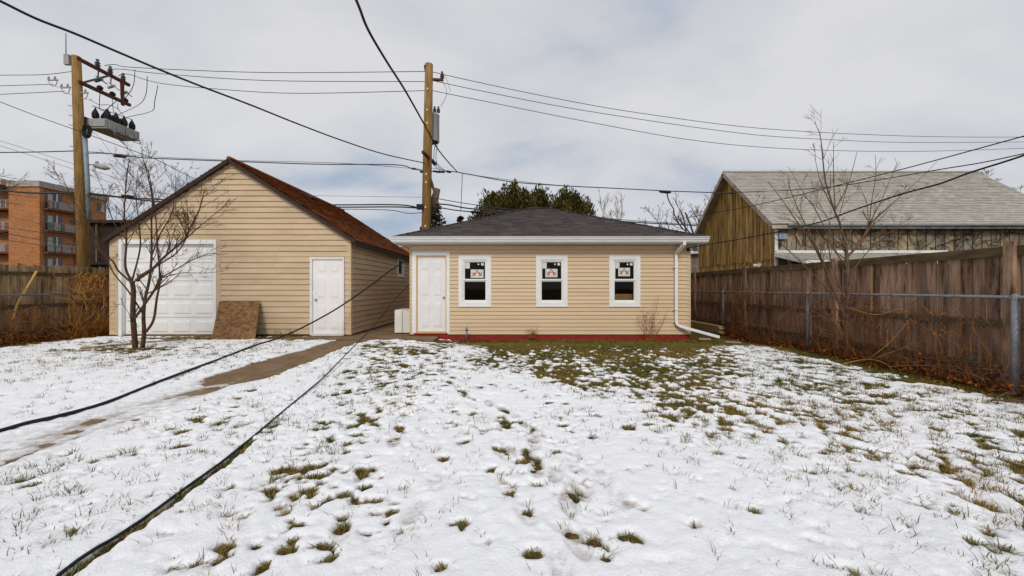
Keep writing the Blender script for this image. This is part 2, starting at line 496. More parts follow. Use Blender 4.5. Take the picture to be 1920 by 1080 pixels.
    def build(self, name, material, parent=None, smooth=False, kind=None, origin=None):
        off = wloc(parent) if parent else (Vector(origin) if origin is not None else Vector((0, 0, 0)))
        me = self.mesh(name, off, smooth)
        me.materials.append(material)
        o = bpy.data.objects.new(name, me)
        COL.objects.link(o)
        if parent:
            o.parent = parent
        else:
            o.location = off
        if kind:
            o['kind'] = kind
        return o


def tag(o, label, cat, group=None):
    o['label'] = label
    o['category'] = cat
    if group:
        o['group'] = group
    return o


def thing(name, loc, label, cat, group=None):
    o = bpy.data.objects.new(name, None)
    o.empty_display_size = 0.2
    o.location = loc
    COL.objects.link(o)
    return tag(o, label, cat, group)


def place(me, name, parent, loc, rot=(0, 0, 0)):
    """another piece sharing mesh data; loc in world"""
    o = bpy.data.objects.new(name, me)
    o.parent = parent
    o.location = Vector(loc) - wloc(parent)
    o.rotation_euler = rot
    COL.objects.link(o)
    return o


def BX(*a):
    return MB().box(*a)


# ------------------------------------------------------------------ numpy noise
def _hash(ix, iy, seed):
    h = (ix.astype(np.int64) * 374761393 + iy.astype(np.int64) * 668265263 + seed * 1442695041) & 0xFFFFFFFF
    h = ((h ^ (h >> 13)) * 1274126177) & 0xFFFFFFFF
    h = h ^ (h >> 16)
    return (h & 0xFFFFFF).astype(np.float64) / 0xFFFFFF


def vnoise(x, y, seed):
    ix, iy = np.floor(x), np.floor(y)
    fx, fy = x - ix, y - iy
    fx = fx * fx * fx * (fx * (fx * 6 - 15) + 10)
    fy = fy * fy * fy * (fy * (fy * 6 - 15) + 10)
    a, b = _hash(ix, iy, seed), _hash(ix + 1, iy, seed)
    c, d = _hash(ix, iy + 1, seed), _hash(ix + 1, iy + 1, seed)
    return (a + (b - a) * fx) * (1 - fy) + (c + (d - c) * fx) * fy


def fbm(x, y, scale, oct_=3, seed=0, gain=0.5):
    s, amp, tot = 0.0, 1.0, 0.0
    c, sn = math.cos(0.6), math.sin(0.6)
    x, y = (x * c - y * sn) / scale, (x * sn + y * c) / scale
    for k in range(oct_):
        s = s + amp * (vnoise(x + 17.3 * k, y - 9.1 * k, seed + k * 31) * 2 - 1)
        tot += amp
        amp *= gain
        x, y = x * 2.03, y * 2.03
    return s / tot * 1.5


def ground_h(x, y):
    fade = np.clip((13.5 - np.abs(x + 2.5)) / 2.0, 0, 1) * np.clip((10.2 - y) / 1.0, 0, 1) * np.clip((y + 7) / 2.0, 0, 1)
    dip = -0.095 * smooth01((y - 8.3) / 1.7) * smooth01((x + 3.0) / 1.5)
    fade = fade * smooth01((np.abs(x + 4.13) - 0.5) / 0.6)
    return (0.018 * fbm(x, y, 2.2, 2, 5)) * fade + dip * smooth01((11.5 - y) / 1.0) * smooth01((7.5 - x) / 1.2)


def smooth01(t):
    t = np.clip(t, 0, 1)
    return t * t * (3 - 2 * t)


def gpt(px, py):
    Y = F * 1.35 / (py - 540.0)
    return ((px - 960) / F * Y, Y)


# cables on the ground, needed by the snow as well
CABLE_THICK = [gpt(480, 652), gpt(400, 683), gpt(300, 721), gpt(200, 761), gpt(110, 789), gpt(50, 803), gpt(0, 817), gpt(-90, 838), (-5.3, 2.2), (-5.5, 0.4), (-5.2, -2.0), (-5.0, -5.5)]
CABLE_THIN = [gpt(470, 826), gpt(420, 868), gpt(360, 912), gpt(300, 958), gpt(230, 1004), gpt(170, 1046), gpt(120, 1082), gpt(40, 1140), (-2.05, 0.6), (-2.2, -1.5), (-2.8, -5.5)]

BARE = [  # x, y, rx, ry, amount : where the snow has melted off the lawn
    (2.3, 10.0, 4.2, 0.55, 1.2),
    (4.5, 4.6, 1.9, 1.9, 0.27), (3.4, 3.4, 1.7, 1.2, 0.24), (5.3, 6.6, 1.2, 2.2, 0.27), (4.2, 2.6, 1.8, 1.2, 0.22),
    (-1.9, 6.2, 0.8, 1.5, 0.22), (-1.5, 4.3, 0.7, 1.2, 0.16), (-1.15, 2.9, 0.6, 0.9, 0.12),
    (-2.3, 7.9, 0.9, 1.2, 0.44), (-1.7, 8.9, 0.9, 0.7, 0.42), (-1.9, 9.9, 0.9, 0.35, 0.9),
    (-8.2, 8.15, 1.4, 0.40, 0.50), (-7.2, 9.95, 3.2, 0.36, 0.9), (-9.8, 9.2, 1.4, 0.5, 0.40), (-6.3, 7.4, 2.0, 0.6, 0.25),
    (-3.2, 8.7, 0.40, 1.0, 0.48), (-2.7, 3.7, 0.8, 0.9, 0.24), (-4.9, 9.95, 0.7, 0.3, 1.1), (-3.3, 9.95, 0.7, 0.3, 1.0),
    (-11.7, 8.5, 0.5, 3.0, 0.85), (6.25, 8.0, 0.42, 6.5, 1.15), (0.2, 3.6, 0.7, 1.6, 0.16), (0.6, 2.2, 0.8, 0.6, 0.14),
]
HOLES = [(863, 987, .055), (833, 862, .06), (921, 880, .05), (1177, 1013, .065), (1120, 1030, .05), (1135, 1060, .05), (1002, 1050, .055),
         (180, 870, .08), (45, 908, .08), (168, 950, .06), (135, 1002, .05), (690, 945, .08), (668, 950, .06), (600, 1030, .07), (622, 1050, .08),
         (540, 1035, .09), (618, 938, .08), (735, 960, .06), (745, 945, .05), (725, 980, .05),
         (510, 925, .09), (540, 880, .09), (530, 895, .07), (575, 855, .07), (625, 880, .06), (650, 850, .06), (655, 835, .06), (685, 785, .08),
         (855, 770, .06), (380, 1060, .06), (475, 1030, .06), (1055, 800, .05), (340, 815, .07), (370, 790, .06), (470, 735, .09), (345, 840, .06),
         (440, 765, .05), (1180, 805, .07), (1215, 800, .06), (1618, 755, .1), (990, 965, .03), (1700, 715, .16), (1640, 700, .12)]
HOLES = [(*gpt(a, b), r * (0.48 if b > 840 and a < 760 else 0.8)) for a, b, r in HOLES]
rh_ = random.Random(19)
for i in range(210):                       # scuffed and melted spots where people walked, left of the trail
    y_ = rh_.uniform(1.75, 9.0)
    py_ = 540 + F * 1.35 / y_
    lo_ = np.interp(py_, [640, 700, 760, 850, 950, 1080], [640, 640, 590, 520, 470, 360])
    hi_ = np.interp(py_, [640, 700, 760, 850, 950, 1080], [900, 860, 800, 740, 720, 700])
    x_ = (rh_.uniform(lo_, hi_) - 960) / F * y_
    HOLES.append((x_, y_, rh_.choice((0.018, 0.022, 0.028, 0.035, 0.045, 0.055)) * (0.7 + 0.06 * y_)))
for i in range(200):                       # lone specks elsewhere
    y_ = rh_.uniform(1.6, 9.0)
    x_ = rh_.uniform(max(-10.5, -1.36 * y_), 1.36 * min(y_, 4.4))
    HOLES.append((x_, y_, rh_.choice((0.012, 0.016, 0.02, 0.028, 0.04)) * (0.8 + 0.05 * y_)))
STEPS = []
_tr = [gpt(1105, 1085), gpt(1040, 960), gpt(985, 860), gpt(930, 780), gpt(870, 720), gpt(830, 680), gpt(812, 652)]
rs_ = random.Random(3)
for i in range(len(_tr) - 1):
    a, b = Vector(_tr[i]), Vector(_tr[i + 1])
    n_ = max(2, int((b - a).length / 0.11))
    for k in range(n_):
        p = a.lerp(b, (k + rs_.random()) / n_)
        STEPS.append((p.x + rs_.gauss(0, 0.13), p.y, math.atan2(b.y - a.y, b.x - a.x) + rs_.gauss(0, 0.25), rs_.uniform(0.6, 1.0)))
for px, py in [(785, 835), (820, 905), (800, 770), (1130, 900), (1160, 940), (1090, 890), (1075, 860), (690, 700), (640, 720), (760, 700),
               (700, 760), (600, 800), (740, 830), (690, 890), (780, 960), (640, 1000)]:
    g_ = gpt(px, py)
    STEPS.append((g_[0], g_[1], 1.7 + rs_.gauss(0, 0.4), rs_.uniform(0.5, 0.9)))


def dist_poly(x, y, pts):
    d = np.full(x.shape, 1e9)
    for (x0, y0), (x1, y1) in zip(pts[:-1], pts[1:]):
        dx, dy = x1 - x0, y1 - y0
        L2 = dx * dx + dy * dy
        t = np.clip(((x - x0) * dx + (y - y0) * dy) / L2, 0, 1)
        d = np.minimum(d, np.hypot(x - x0 - t * dx, y - y0 - t * dy))
    return d


def right_zone(x, y):
    z = np.zeros(x.shape)
    for bx, by, rx, ry, am in [(3.2, 5.2, 2.2, 2.6, 1.0), (4.6, 3.6, 1.9, 2.4, 1.0), (2.0, 7.5, 3.2, 2.4, 0.9), (3.2, 2.4, 1.7, 1.2, 0.95), (5.5, 6, 1.0, 3.5, 0.8),
                               (1.5, 3.4, 0.8, 1.0, 0.55), (-2.0, 4.5, 1.6, 4.5, 0.5), (-7.0, 7.5, 4.5, 2.5, 0.5), (-3.0, 2.6, 3, 1.6, 0.42), (0.5, 3, 1.0, 2.5, 0.15)]:
        z = np.maximum(z, am * np.exp(-((x - bx) / rx) ** 2 - ((y - by) / ry) ** 2))
    return z


def snow_raw(x, y):
    """>0 snow lies, <0 bare"""
    bare = np.zeros(x.shape)
    for bx, by, rx, ry, am in BARE:
        bare = np.maximum(bare, am * np.exp(-((x - bx) / rx) ** 2 - ((y - by) / ry) ** 2) * 1.08)
    wig = 0.45 * fbm(x, y, 0.9, 2, 93)
    xl = np.interp(y, [3.2, 4.1, 5.0, 6.2, 8.2, 9.2, 10.3], [1.5, 1.1, 0.45, -0.3, -0.9, -1.2, -1.6]) + wig
    xr = np.interp(y, [3.2, 4.1, 5.0, 6.2, 8.2, 9.2, 10.3], [3.2, 3.4, 3.6, 4.0, 5.0, 6.2, 6.6]) + wig
    am_ = np.interp(y, [3.0, 3.6, 4.2, 5.0, 6.2, 7.2, 8.2, 9.0, 9.6], [0.0, 0.28, 0.38, 0.43, 0.48, 0.54, 0.64, 0.85, 1.15])
    fan = am_ * smooth01((x - xl + 0.5) / 1.2) * smooth01((xr - x + 0.6) / 1.4)
    bare = np.maximum(bare, fan)
    wob = 0.10 * fbm(x, y, 0.7, 3, 91)
    lane = smooth01(1 - (np.abs(x + 4.13 + wob) - 0.30) / 0.22)
    along = smooth01((y - 4.7 + 0.5 * fbm(x, y, 0.8, 2, 78)) / 1.2)
    lane_thin = smooth01(1 - (np.abs(x + 4.1 + wob) - 0.15) / 0.35)
    bare = np.maximum(bare, 1.2 * lane * along)
    d2 = dist_poly(x - 0.03, y, CABLE_THIN)
    bare = np.maximum(bare, 0.85 * np.exp(-(d2 / 0.034) ** 2) * smooth01((3.9 - y) / 0.8))
    n = 0.20 * fbm(x, y, 0.6, 2, 1) + 0.62 * fbm(x, y, 0.11, 3, 2, 0.65) + 0.25 * fbm(x, y, 0.045, 2, 3)
    nf = 0.25 * fbm(x, y, 0.5, 2, 1) + 0.95 * fbm(x, y, 0.085, 2, 4, 0.65)
    fk = np.clip(fan / 0.45, 0, 1)
    n = n * (1 - fk) + nf * fk
    raw = 0.90 + 0.95 * n - 1.9 * bare
    kk = 0.92 * smooth01(1 - (np.abs(x + 4.1 + 1.3 * wob) - 0.16) / 0.34) * smooth01((6.3 - y) / 0.8) * smooth01((y + 3) / 1.0)
    raw = raw * (1 - kk) + (0.20 - 0.32 * smooth01((y - 4.4) / 1.2) + 0.26 * fbm(x, y * 0.35, 0.22, 3, 79)) * kk
    raw = raw - 0.42 * right_zone(x, y) * smooth01((fbm(x, y, 0.10, 2, 41) - 0.05) / 0.55)
    w1, w2 = 0.02 * fbm(x, y, 0.06, 2, 61), 0.02 * fbm(x, y, 0.06, 2, 62)
    for hx, hy, r in HOLES:
        m = (np.abs(x - hx) < 4 * r) & (np.abs(y - hy) < 4 * r)
        if m.any():
            q = ((x[m] + w1[m] - hx) / r) ** 2 + ((y[m] + w2[m] - hy) / (r * 0.9)) ** 2
            raw[m] -= 1.9 * np.exp(-q ** 1.5 * 0.8)
    return raw


def snow_thick(x, y):
    raw = snow_raw(x, y)
    T = 0.034 * np.tanh(raw * 2.1) + 0.0065 * fbm(x, y, 0.36, 3, 8) * (raw > -0.2) + 0.004 * fbm(x, y, 0.07, 3, 9, 0.65)
    dirt = np.zeros(x.shape)
    for sx, sy, an, st in STEPS:
        m = (np.abs(x - sx) < 0.4) & (np.abs(y - sy) < 0.4)
        if not m.any():
            continue
        dx, dy = x[m] - sx, y[m] - sy
        u = dx * math.cos(an) + dy * math.sin(an)
        v = -dx * math.sin(an) + dy * math.cos(an)
        q = np.sqrt((u / 0.145) ** 2 + (v / 0.058) ** 2)
        T[m] = T[m] - st * 0.019 * smooth01((1.15 - q) / 0.35) + 0.005 * st * np.exp(-((q - 1.35) / 0.22) ** 2)
        dirt[m] = np.maximum(dirt[m], st * 0.75 * smooth01((1.3 - q) / 0.6))
    lane_thin = smooth01(1 - (np.abs(x + 4.1) - 0.2) / 0.4)
    dirt = np.maximum(dirt, 0.7 * lane_thin)
    T = np.minimum(T, 0.06)
    return np.maximum(T, -0.035), dirt


def grid_mesh(xs, ys):
    X, Y = np.meshgrid(xs, ys)
    nx, ny = len(xs), len(ys)
    idx = np.arange(nx * ny).reshape(ny, nx)
    q = np.stack([idx[:-1, :-1], idx[:-1, 1:], idx[1:, 1:], idx[1:, :-1]], -1).reshape(-1, 4)
    return X.ravel(), Y.ravel(), q


def np_mesh(name, V, Q, attrs=None, smooth=True):
    me = bpy.data.meshes.new(name)
    k = Q.shape[1]
    me.vertices.add(len(V)); me.vertices.foreach_set('co', V.astype(np.float32).ravel())
    me.loops.add(Q.size); me.loops.foreach_set('vertex_index', Q.astype(np.int32).ravel())
    me.polygons.add(len(Q))
    me.polygons.foreach_set('loop_start', np.arange(0, Q.size, k, dtype=np.int32))
    me.polygons.foreach_set('loop_total', np.full(len(Q), k, dtype=np.int32))
    if smooth:
        me.polygons.foreach_set('use_smooth', np.ones(len(Q), dtype=bool))
    for nm, arr in (attrs or {}).items():
        at = me.attributes.new(nm, 'FLOAT', 'POINT')
        at.data.foreach_set('value', arr.astype(np.float32))
    me.update(calc_edges=True)
    me.validate()
    return me


# ------------------------------------------------------------------ the ground
xs = np.concatenate([[-500, -200, -80, -40, -22], np.arange(-14, 9.01, 0.15), [14, 30, 60, 120, 500]])
ys = np.concatenate([[-400, -100, -30, -14], np.arange(-8, 11.01, 0.15), [14, 20, 30, 60, 150, 600]])
gx, gy, gq = grid_mesh(xs, ys)
ground = bpy.data.objects.new('ground', np_mesh('ground', np.stack([gx, gy, ground_h(gx, gy)], 1), gq))
ground.data.materials.append(M['ground'])
ground['kind'] = 'structure'
COL.objects.link(ground)

Vs, Qs, Ts, Ds, b0 = [], [], [], [], 0
for (x0, x1, y0, y1, st) in [(-7.6, 6.3, 1.15, 5.0, 0.0165), (-12.0, 6.45, 5.0, 10.28, 0.026), (-12.0, -7.6, -6, 5.0, 0.12), (-7.6, 6.45, -6, 1.15, 0.10),
                             (6.3, 6.45, 1.15, 5.0, 0.03)]:
    nx, ny = max(2, int(round((x1 - x0) / st)) + 1), max(2, int(round((y1 - y0) / st)) + 1)
    X, Y, q = grid_mesh(np.linspace(x0, x1, nx), np.linspace(y0, y1, ny))
    T, D = snow_thick(X, Y)
    keep = (T[q] > -0.015).any(1)
    q = q[keep]
    Vs.append(np.stack([X, Y, ground_h(X, Y) + T], 1)); Qs.append(q + b0); Ts.append(T); Ds.append(D)
    b0 += len(X)
V_, Q_, T_, D_ = np.concatenate(Vs), np.concatenate(Qs), np.concatenate(Ts), np.concatenate(Ds)
used = np.zeros(len(V_), bool); used[Q_.ravel()] = True
remap = np.cumsum(used) - 1
snow = bpy.data.objects.new('snow', np_mesh('snow', V_[used], remap[Q_], {'thick': T_[used], 'dirt': D_[used]}))
snow.data.materials.append(M['snow'])
snow['kind'] = 'stuff'
tag(snow, 'thin trodden white snow lying over the lawn', 'snow')
COL.objects.link(snow)

# concrete walk from the gap between the garages, with slabs
walk = thing('concrete_walk', (-4.13, 5, 0), 'damp brown concrete walk running to the gap between the garages', 'walk')
walk['kind'] = 'structure'
yy = -4.0
while yy < 9.55:
    e = min(yy + 1.22, 9.6)
    BX(-4.62, -3.64, yy, e - 0.012, -0.10, 0.004).build('slab', M['concrete'], walk)
    yy += 1.22
BX(-6.3, -2.0, 9.612, 10.30, -0.10, 0.030).build('slab', M['concrete'], walk)
BX(-4.43, -2.83, 10.312, 17.4, -0.10, 0.034).build('slab', M['concrete'], walk)


# grass blades
def grass_field():
    NT = 210000
    x = RNG.uniform(-11.8, 6.3, NT); y = 1.2 + 9.1 * RNG.random(NT) ** 1.0
    vis = np.abs(x) < 1.45 * y + 0.3
    x, y = x[vis], y[vis]
    raw = snow_raw(x, y)
    on_walk = (np.abs(x + 4.13) < 0.5)
    zone = right_zone(x, y)
    clump = smooth01((fbm(x, y, 0.10, 2, 41) + 0.10) / 0.6)
    p = np.where(raw < 0.1, 0.85, 0.0) + np.where(raw >= 0.1, zone * (0.05 + 0.75 * clump) * np.exp(-np.clip(raw - 0.1, 0, 3) * 0.9), 0)
    p[on_walk] = 0
    p[(y > 9.6) & (x < 0.2)] *= 0.3
    kp = RNG.random(len(x)) < p
    x, y, raw = x[kp], y[kp], raw[kp]
    nb = np.where(raw < 0.1, RNG.integers(9, 20, len(x)), RNG.integers(2, 9, len(x)))
    tx, ty, tr = np.repeat(x, nb), np.repeat(y, nb), np.repeat(raw, nb)
    tdry = np.repeat(np.clip(RNG.normal(0.30, 0.22, len(x)) + 0.28 * fbm(x, y, 0.9, 2, 55), 0, 1), nb)
    th = np.repeat(RNG.uniform(0.6, 1.25, len(x)), nb)
    N = len(tx)
    ang = RNG.uniform(0, 2 * np.pi, N)
    rad = np.abs(RNG.normal(0, 0.022, N))
    bx, by = tx + rad * np.cos(ang), ty + rad * np.sin(ang)
    h = RNG.uniform(0.024, 0.066, N) * th
    deep = tr > 0.1
    h = np.where(deep, h * 0.85 + 0.025, h * 0.62)
    lean = h * np.where(deep, RNG.uniform(0.2, 1.25, N), RNG.uniform(0.4, 1.9, N))
    la = ang + RNG.normal(0, 0.7, N)
    wd = RNG.uniform(0.0010, 0.0020, N) * (1 + 0.13 * by)
    zb = ground_h(bx, by) - 0.004
    px, py = -np.sin(la) * wd, np.cos(la) * wd
    cx, cy = np.cos(la), np.sin(la)
    v = np.zeros((N, 5, 3))
    v[:, 0] = np.stack([bx - px, by - py, zb], 1)
    v[:, 1] = np.stack([bx + px, by + py, zb], 1)
    mx, my, mz = bx + cx * lean * 0.35, by + cy * lean * 0.35, zb + h * 0.62
    v[:, 2] = np.stack([mx + px * 0.85, my + py * 0.85, mz], 1)
    v[:, 3] = np.stack([mx - px * 0.85, my - py * 0.85, mz], 1)
    v[:, 4] = np.stack([bx + cx * lean, by + cy * lean, zb + h * 0.97], 1)
    base = (np.arange(N) * 5)[:, None]
    tri = np.concatenate([base + np.array([[0, 1, 2]]), base + np.array([[0, 2, 3]]), base + np.array([[3, 2, 4]])], 0)
    var = np.repeat(np.clip(tdry + RNG.normal(0, 0.2, N), 0, 1), 5)
    print('grass blades', N)
    me = np_mesh('grass', v.reshape(-1, 3), tri, {'var': var}, smooth=False)
    o = bpy.data.objects.new('grass', me)
    me.materials.append(M['grass'])
    o['kind'] = 'stuff'
    tag(o, 'olive and straw winter grass poking through the snow', 'grass')
    COL.objects.link(o)


grass_field()


def leaf_litter(name, label, n, fx, size=(0.014, 0.036), hgt=0.05, material='leaf_dead'):
    pts = np.array([fx(random) for _ in range(n)])
    N = len(pts)
    s = RNG.uniform(*size, N)
    a = RNG.uniform(0, 2 * np.pi, N)
    tl = RNG.normal(0, 0.5, N); tm = RNG.normal(0, 0.5, N)
    gz = ground_h(pts[:, 0], pts[:, 1])
    z = np.abs(RNG.normal(0, hgt, N)) + 0.006 + pts[:, 2] + gz
    v = np.zeros((N, 4, 3))
    for k, (du, dv) in enumerate([(-1, 0), (0, -0.5), (1, 0.1), (0.1, 0.55)]):
        ux = du * s; vx = dv * s
        v[:, k, 0] = pts[:, 0] + ux * np.cos(a) - vx * np.sin(a)
        v[:, k, 1] = pts[:, 1] + ux * np.sin(a) + vx * np.cos(a)
        v[:, k, 2] = np.maximum(z + ux * tl + vx * tm + (0.01 if k in (1, 3) else 0), gz + 0.003)
    q = (np.arange(N) * 4)[:, None] + np.array([[0, 1, 2, 3]])
    me = np_mesh(name, v.reshape(-1, 3), q, {'var': np.repeat(RNG.random(N) ** 1.4, 4)}, smooth=False)
    me.materials.append(M[material])
    o = bpy.data.objects.new(name, me)
    o['kind'] = 'stuff'
    tag(o, label, 'leaves')
    COL.objects.link(o)


leaf_litter('dead_leaves', 'rust brown dead leaves drifted along the dark cedar fence', 9000,
            lambda r: (6.52 - abs(r.gauss(0, 0.20)), r.uniform(2.5, 13.5), 0.02), hgt=0.06)
leaf_litter('dead_leaves', 'rust brown dead leaves heaped below the greyish spruce fence', 3500,
            lambda r: (-11.95 + abs(r.gauss(0, 0.24)), r.uniform(7.5, 11.2), 0.02), hgt=0.09)
leaf_litter('dead_leaves', 'brown leaf litter scattered along the red foundation and garage walls', 3200,
            lambda r: ((r.uniform(-2.6, 5.2) if r.random() < 0.75 else r.uniform(-8.6, -4.9)), 10.26 - abs(r.gauss(0, 0.26)), 0.0), size=(0.012, 0.035), hgt=0.006)


# ------------------------------------------------------------------ walls and roofs
def siding_wall(parent, o, u, nrm, L, z0, z1, step, openings, material, clip=None, lap=0.028, name='siding_course'):
    """lapped courses, each its own part. clip(z) -> (s0, s1). openings: (s0, s1, z0, z1)"""
    o, u, nrm = Vector(o), Vector(u), Vector(nrm)
    n = int(math.ceil((z1 - z0) / step - 1e-6))
    up = Vector((0, 0, 1))
    jr = random.Random(int(L * 1000))
    for k in range(n):
        a, b = z0 + k * step, min(z0 + (k + 1) * step, z1)
        # split at opening edges so that pieces fit round them
        cuts = [a, b]
        for op in openings:
            for zc in (op[2], op[3]):
                if a + 0.004 < zc < b - 0.004:
                    cuts.append(zc)
        cuts = sorted(set(cuts))
        for c0, c1 in zip(cuts[:-1], cuts[1:]):
            mid = (c0 + c1) / 2
            segs = [(0.0, L)]
            for op in openings:
                if op[2] - 0.002 <= mid <= op[3] + 0.002:
                    ns = []
                    for s0, s1 in segs:
                        if op[0] > s0:
                            ns.append((s0, min(s1, op[0])))
                        if op[1] < s1:
                            ns.append((max(s0, op[1]), s1))
                    segs = [s for s in ns if s[1] - s[0] > 1e-4]
            js = jr.uniform(0.6, 3.6)
            pcs = []
            for s0, s1 in segs:
                cuts_x = [s0] + [js + 3.66 * i_ for i_ in range(6) if s0 + 0.25 < js + 3.66 * i_ < s1 - 0.25] + [s1]
                for i_, (pa, pb) in enumerate(zip(cuts_x[:-1], cuts_x[1:])):
                    pcs.append((pa, pb - (0.002 if i_ < len(cuts_x) - 2 else 0), jr.uniform(-0.0012, 0.0022)))
            for s0, s1, dj in pcs:
                l0, r0, l1, r1 = s0, s1, s0, s1
                if clip:
                    ca, cb = clip(c0), clip(c1)
                    l0, r0, l1, r1 = max(s0, ca[0]), min(s1, ca[1]), max(s0, cb[0]), min(s1, cb[1])
                    if r0 - l0 < 1e-3:
                        continue
                    if r1 < l1:
                        r1 = l1 = (r1 + l1) / 2
                # drip edge proud at the bottom, face leaning back, recessed lock at the top
                lk = step * 0.155
                d0 = lap + 0.004 if c0 - a < 0.003 else lap * (1 - 0.4 * (c0 - a) / step)
                full = b - c1 < 0.003 and c1 - c0 > lk * 1.5
                zt_ = c1 - lk if full else c1
                d1 = lap * (1 - 0.4 * (zt_ - a) / step)
                d0 += dj
                d1 += dj
                f_ = (zt_ - c0) / (c1 - c0)
                lt_, rt_ = l0 + (l1 - l0) * f_, r0 + (r1 - r0) * f_
                if rt_ < lt_:
                    lt_ = rt_ = (lt_ + rt_) / 2
                v = [o + u * l0 + up * c0, o + u * r0 + up * c0, o + u * r0 + up * c0 + nrm * d0, o + u * l0 + up * c0 + nrm * d0,
                     o + u * rt_ + up * zt_ + nrm * d1, o + u * lt_ + up * zt_ + nrm * d1,
                     o + u * rt_ + up * zt_ + nrm * 0.001, o + u * lt_ + up * zt_ + nrm * 0.001]
                fs = [(0, 1, 2, 3), (3, 2, 4, 5), (5, 4, 6, 7)]
                if full:
                    v += [o + u * r1 + up * c1 + nrm * 0.001, o + u * l1 + up * c1 + nrm * 0.001]
                    fs.append((7, 6, 8, 9))
                fs += [(0, 3, 5, 7), (1, 6, 4, 2)]
                mb = MB()
                mb.add(v, fs)
                mb.build(name, material, parent)


def shingle_slope(mb, o, u, w, nrm, S, lim, e=0.14, tab=0.32, t=0.025, rnd=None):
    """rows of overlapping tabs on a slope; lim(s) -> (left, right)"""
    rnd = rnd or random
    o, u, w, nrm = Vector(o), Vector(u), Vector(w), Vector(nrm)
    n = int(math.ceil(S / e))
    for k in range(n):
        s0, s1 = k * e, min((k + 1) * e + 0.01, S)
        l0, r0 = lim(s0)
        l1, r1 = lim(min(s1, S))
        x = min(l0, l1) - (tab * 0.5 if k % 2 else tab * rnd.random() * 0.15)
        rowvar = rnd.uniform(-0.12, 0.12)
        while x < max(r0, r1):
            xa, xb = x + 0.0035, x + tab - 0.0035
            a0, b0_, a1, b1 = max(xa, l0), min(xb, r0), max(xa, l1), min(xb, r1)
            x += tab
            if b0_ - a0 < 0.004 and b1 - a1 < 0.004:
                continue
            if b0_ < a0:
                m_ = (a0 + b0_) / 2; a0 = b0_ = m_
            if b1 < a1:
                m_ = (a1 + b1) / 2; a1 = b1 = m_
            tt = t * rnd.uniform(0.75, 1.35)
            sd_ = s0 + rnd.uniform(-0.005, 0.004)
            p = [o + u * a0 + w * sd_ + nrm * tt, o + u * b0_ + w * sd_ + nrm * tt, o + u * b1 + w * s1 + nrm * 0.001, o + u * a1 + w * s1 + nrm * 0.001,
                 o + u * a0 + w * sd_ - nrm * 0.004, o + u * b0_ + w * sd_ - nrm * 0.004]
            mb.add(p, [(0, 1, 2, 3), (4, 5, 1, 0)], min(1, max(0, 0.5 + rowvar + rnd.uniform(-0.4, 0.4))))


def slab_poly(mb, pts, nrm, th):
    """extrude polygon pts by -nrm*th"""
    n = len(pts)
    nrm = Vector(nrm)
    top = [Vector(p) for p in pts]
    bot = [p - nrm * th for p in top]
    fs = [tuple(range(n)), tuple(reversed(range(n, 2 * n)))]
    for i in range(n):
        j = (i + 1) % n
        fs.append((i, i + n, j + n, j))
    mb.add(top + bot, fs)


def panel_door(parent, x0, x1, y, z0, z1, knob_x, jamb_mat, name='door'):
    """six-panel door facing -Y whose face is at y"""
    d = BX(x0, x1, y, y + 0.04, z0, z1).build(name, M['doorwhite'], parent)
    w, h = x1 - x0, z1 - z0
    st, mid = w * 0.135, w * 0.13
    pw = (w - 2 * st - mid) / 2
    for (a, b) in [(0.055, 0.385), (0.475, 0.775), (0.825, 0.945)]:
        for s in (0, 1):
            xx = x0 + st + s * (pw + mid)
            q = MB()
            # sunk moulding drawn as a thin raised frame with a raised field
            q.raised((xx, y, z0 + h * a), (1, 0, 0), (0, 0, 1), (0, -1, 0), pw, h * (b - a), 0.006, 0.010)
            q.raised((xx + 0.030, y - 0.008, z0 + h * a + 0.030), (1, 0, 0), (0, 0, 1), (0, -1, 0), pw - 0.06, h * (b - a) - 0.06, 0.006, 0.016)
            q.build('panel', M['doorwhite'], d)
    k = MB()
    zc = z0 + h * 0.455
    k.lathe((knob_x, y, zc), [(0.032, 0), (0.032, 0.006), (0.012, 0.01), (0.012, 0.035), (0.026, 0.045), (0.028, 0.06), (0.018, 0.072), (0.004, 0.075)], 14, (0, -1, 0))
    k.build('knob', M['steel'], d, smooth=True)
    dz = z0 + h * 0.535
    MB().lathe((knob_x, y, dz), [(0.014, 0), (0.014, 0.006), (0.003, 0.008)], 10, (0, -1, 0)).build('peg', M['steel'], d)
    return d


# ============ gable garage
GX0, GX1, GY, GB = -11.05, -4.45, 10.35, 17.1
GA, GAZ, GS = -7.72, 4.80, 0.645           # apex x, apex height of wall top, slope
gar = thing('gable_garage', (GA, GY, 0), 'tan sided garage with steep brown gable roof and white overhead door', 'garage')


def gclip(z):
    d = (GAZ - z) / GS
    return (GA - d - GX0, GA + d - GX0)


OD = (-10.72, -8.20, 0.03, 2.56)           # overhead door leaf
MD = (-5.49, -4.65, 0.10, 2.14)            # man door leaf
ops = [(OD[0] - 0.12 - GX0, OD[1] + 0.19 - GX0, -1, OD[3] + 0.21), (MD[0] - 0.05 - GX0, MD[1] + 0.05 - GX0, -1, MD[3] + 0.06)]
siding_wall(gar, (GX0, GY, 0), (1, 0, 0), (0, -1, 0), GX1 - GX0, 0.08, GAZ, 0.1525, ops, M['siding2'], gclip)
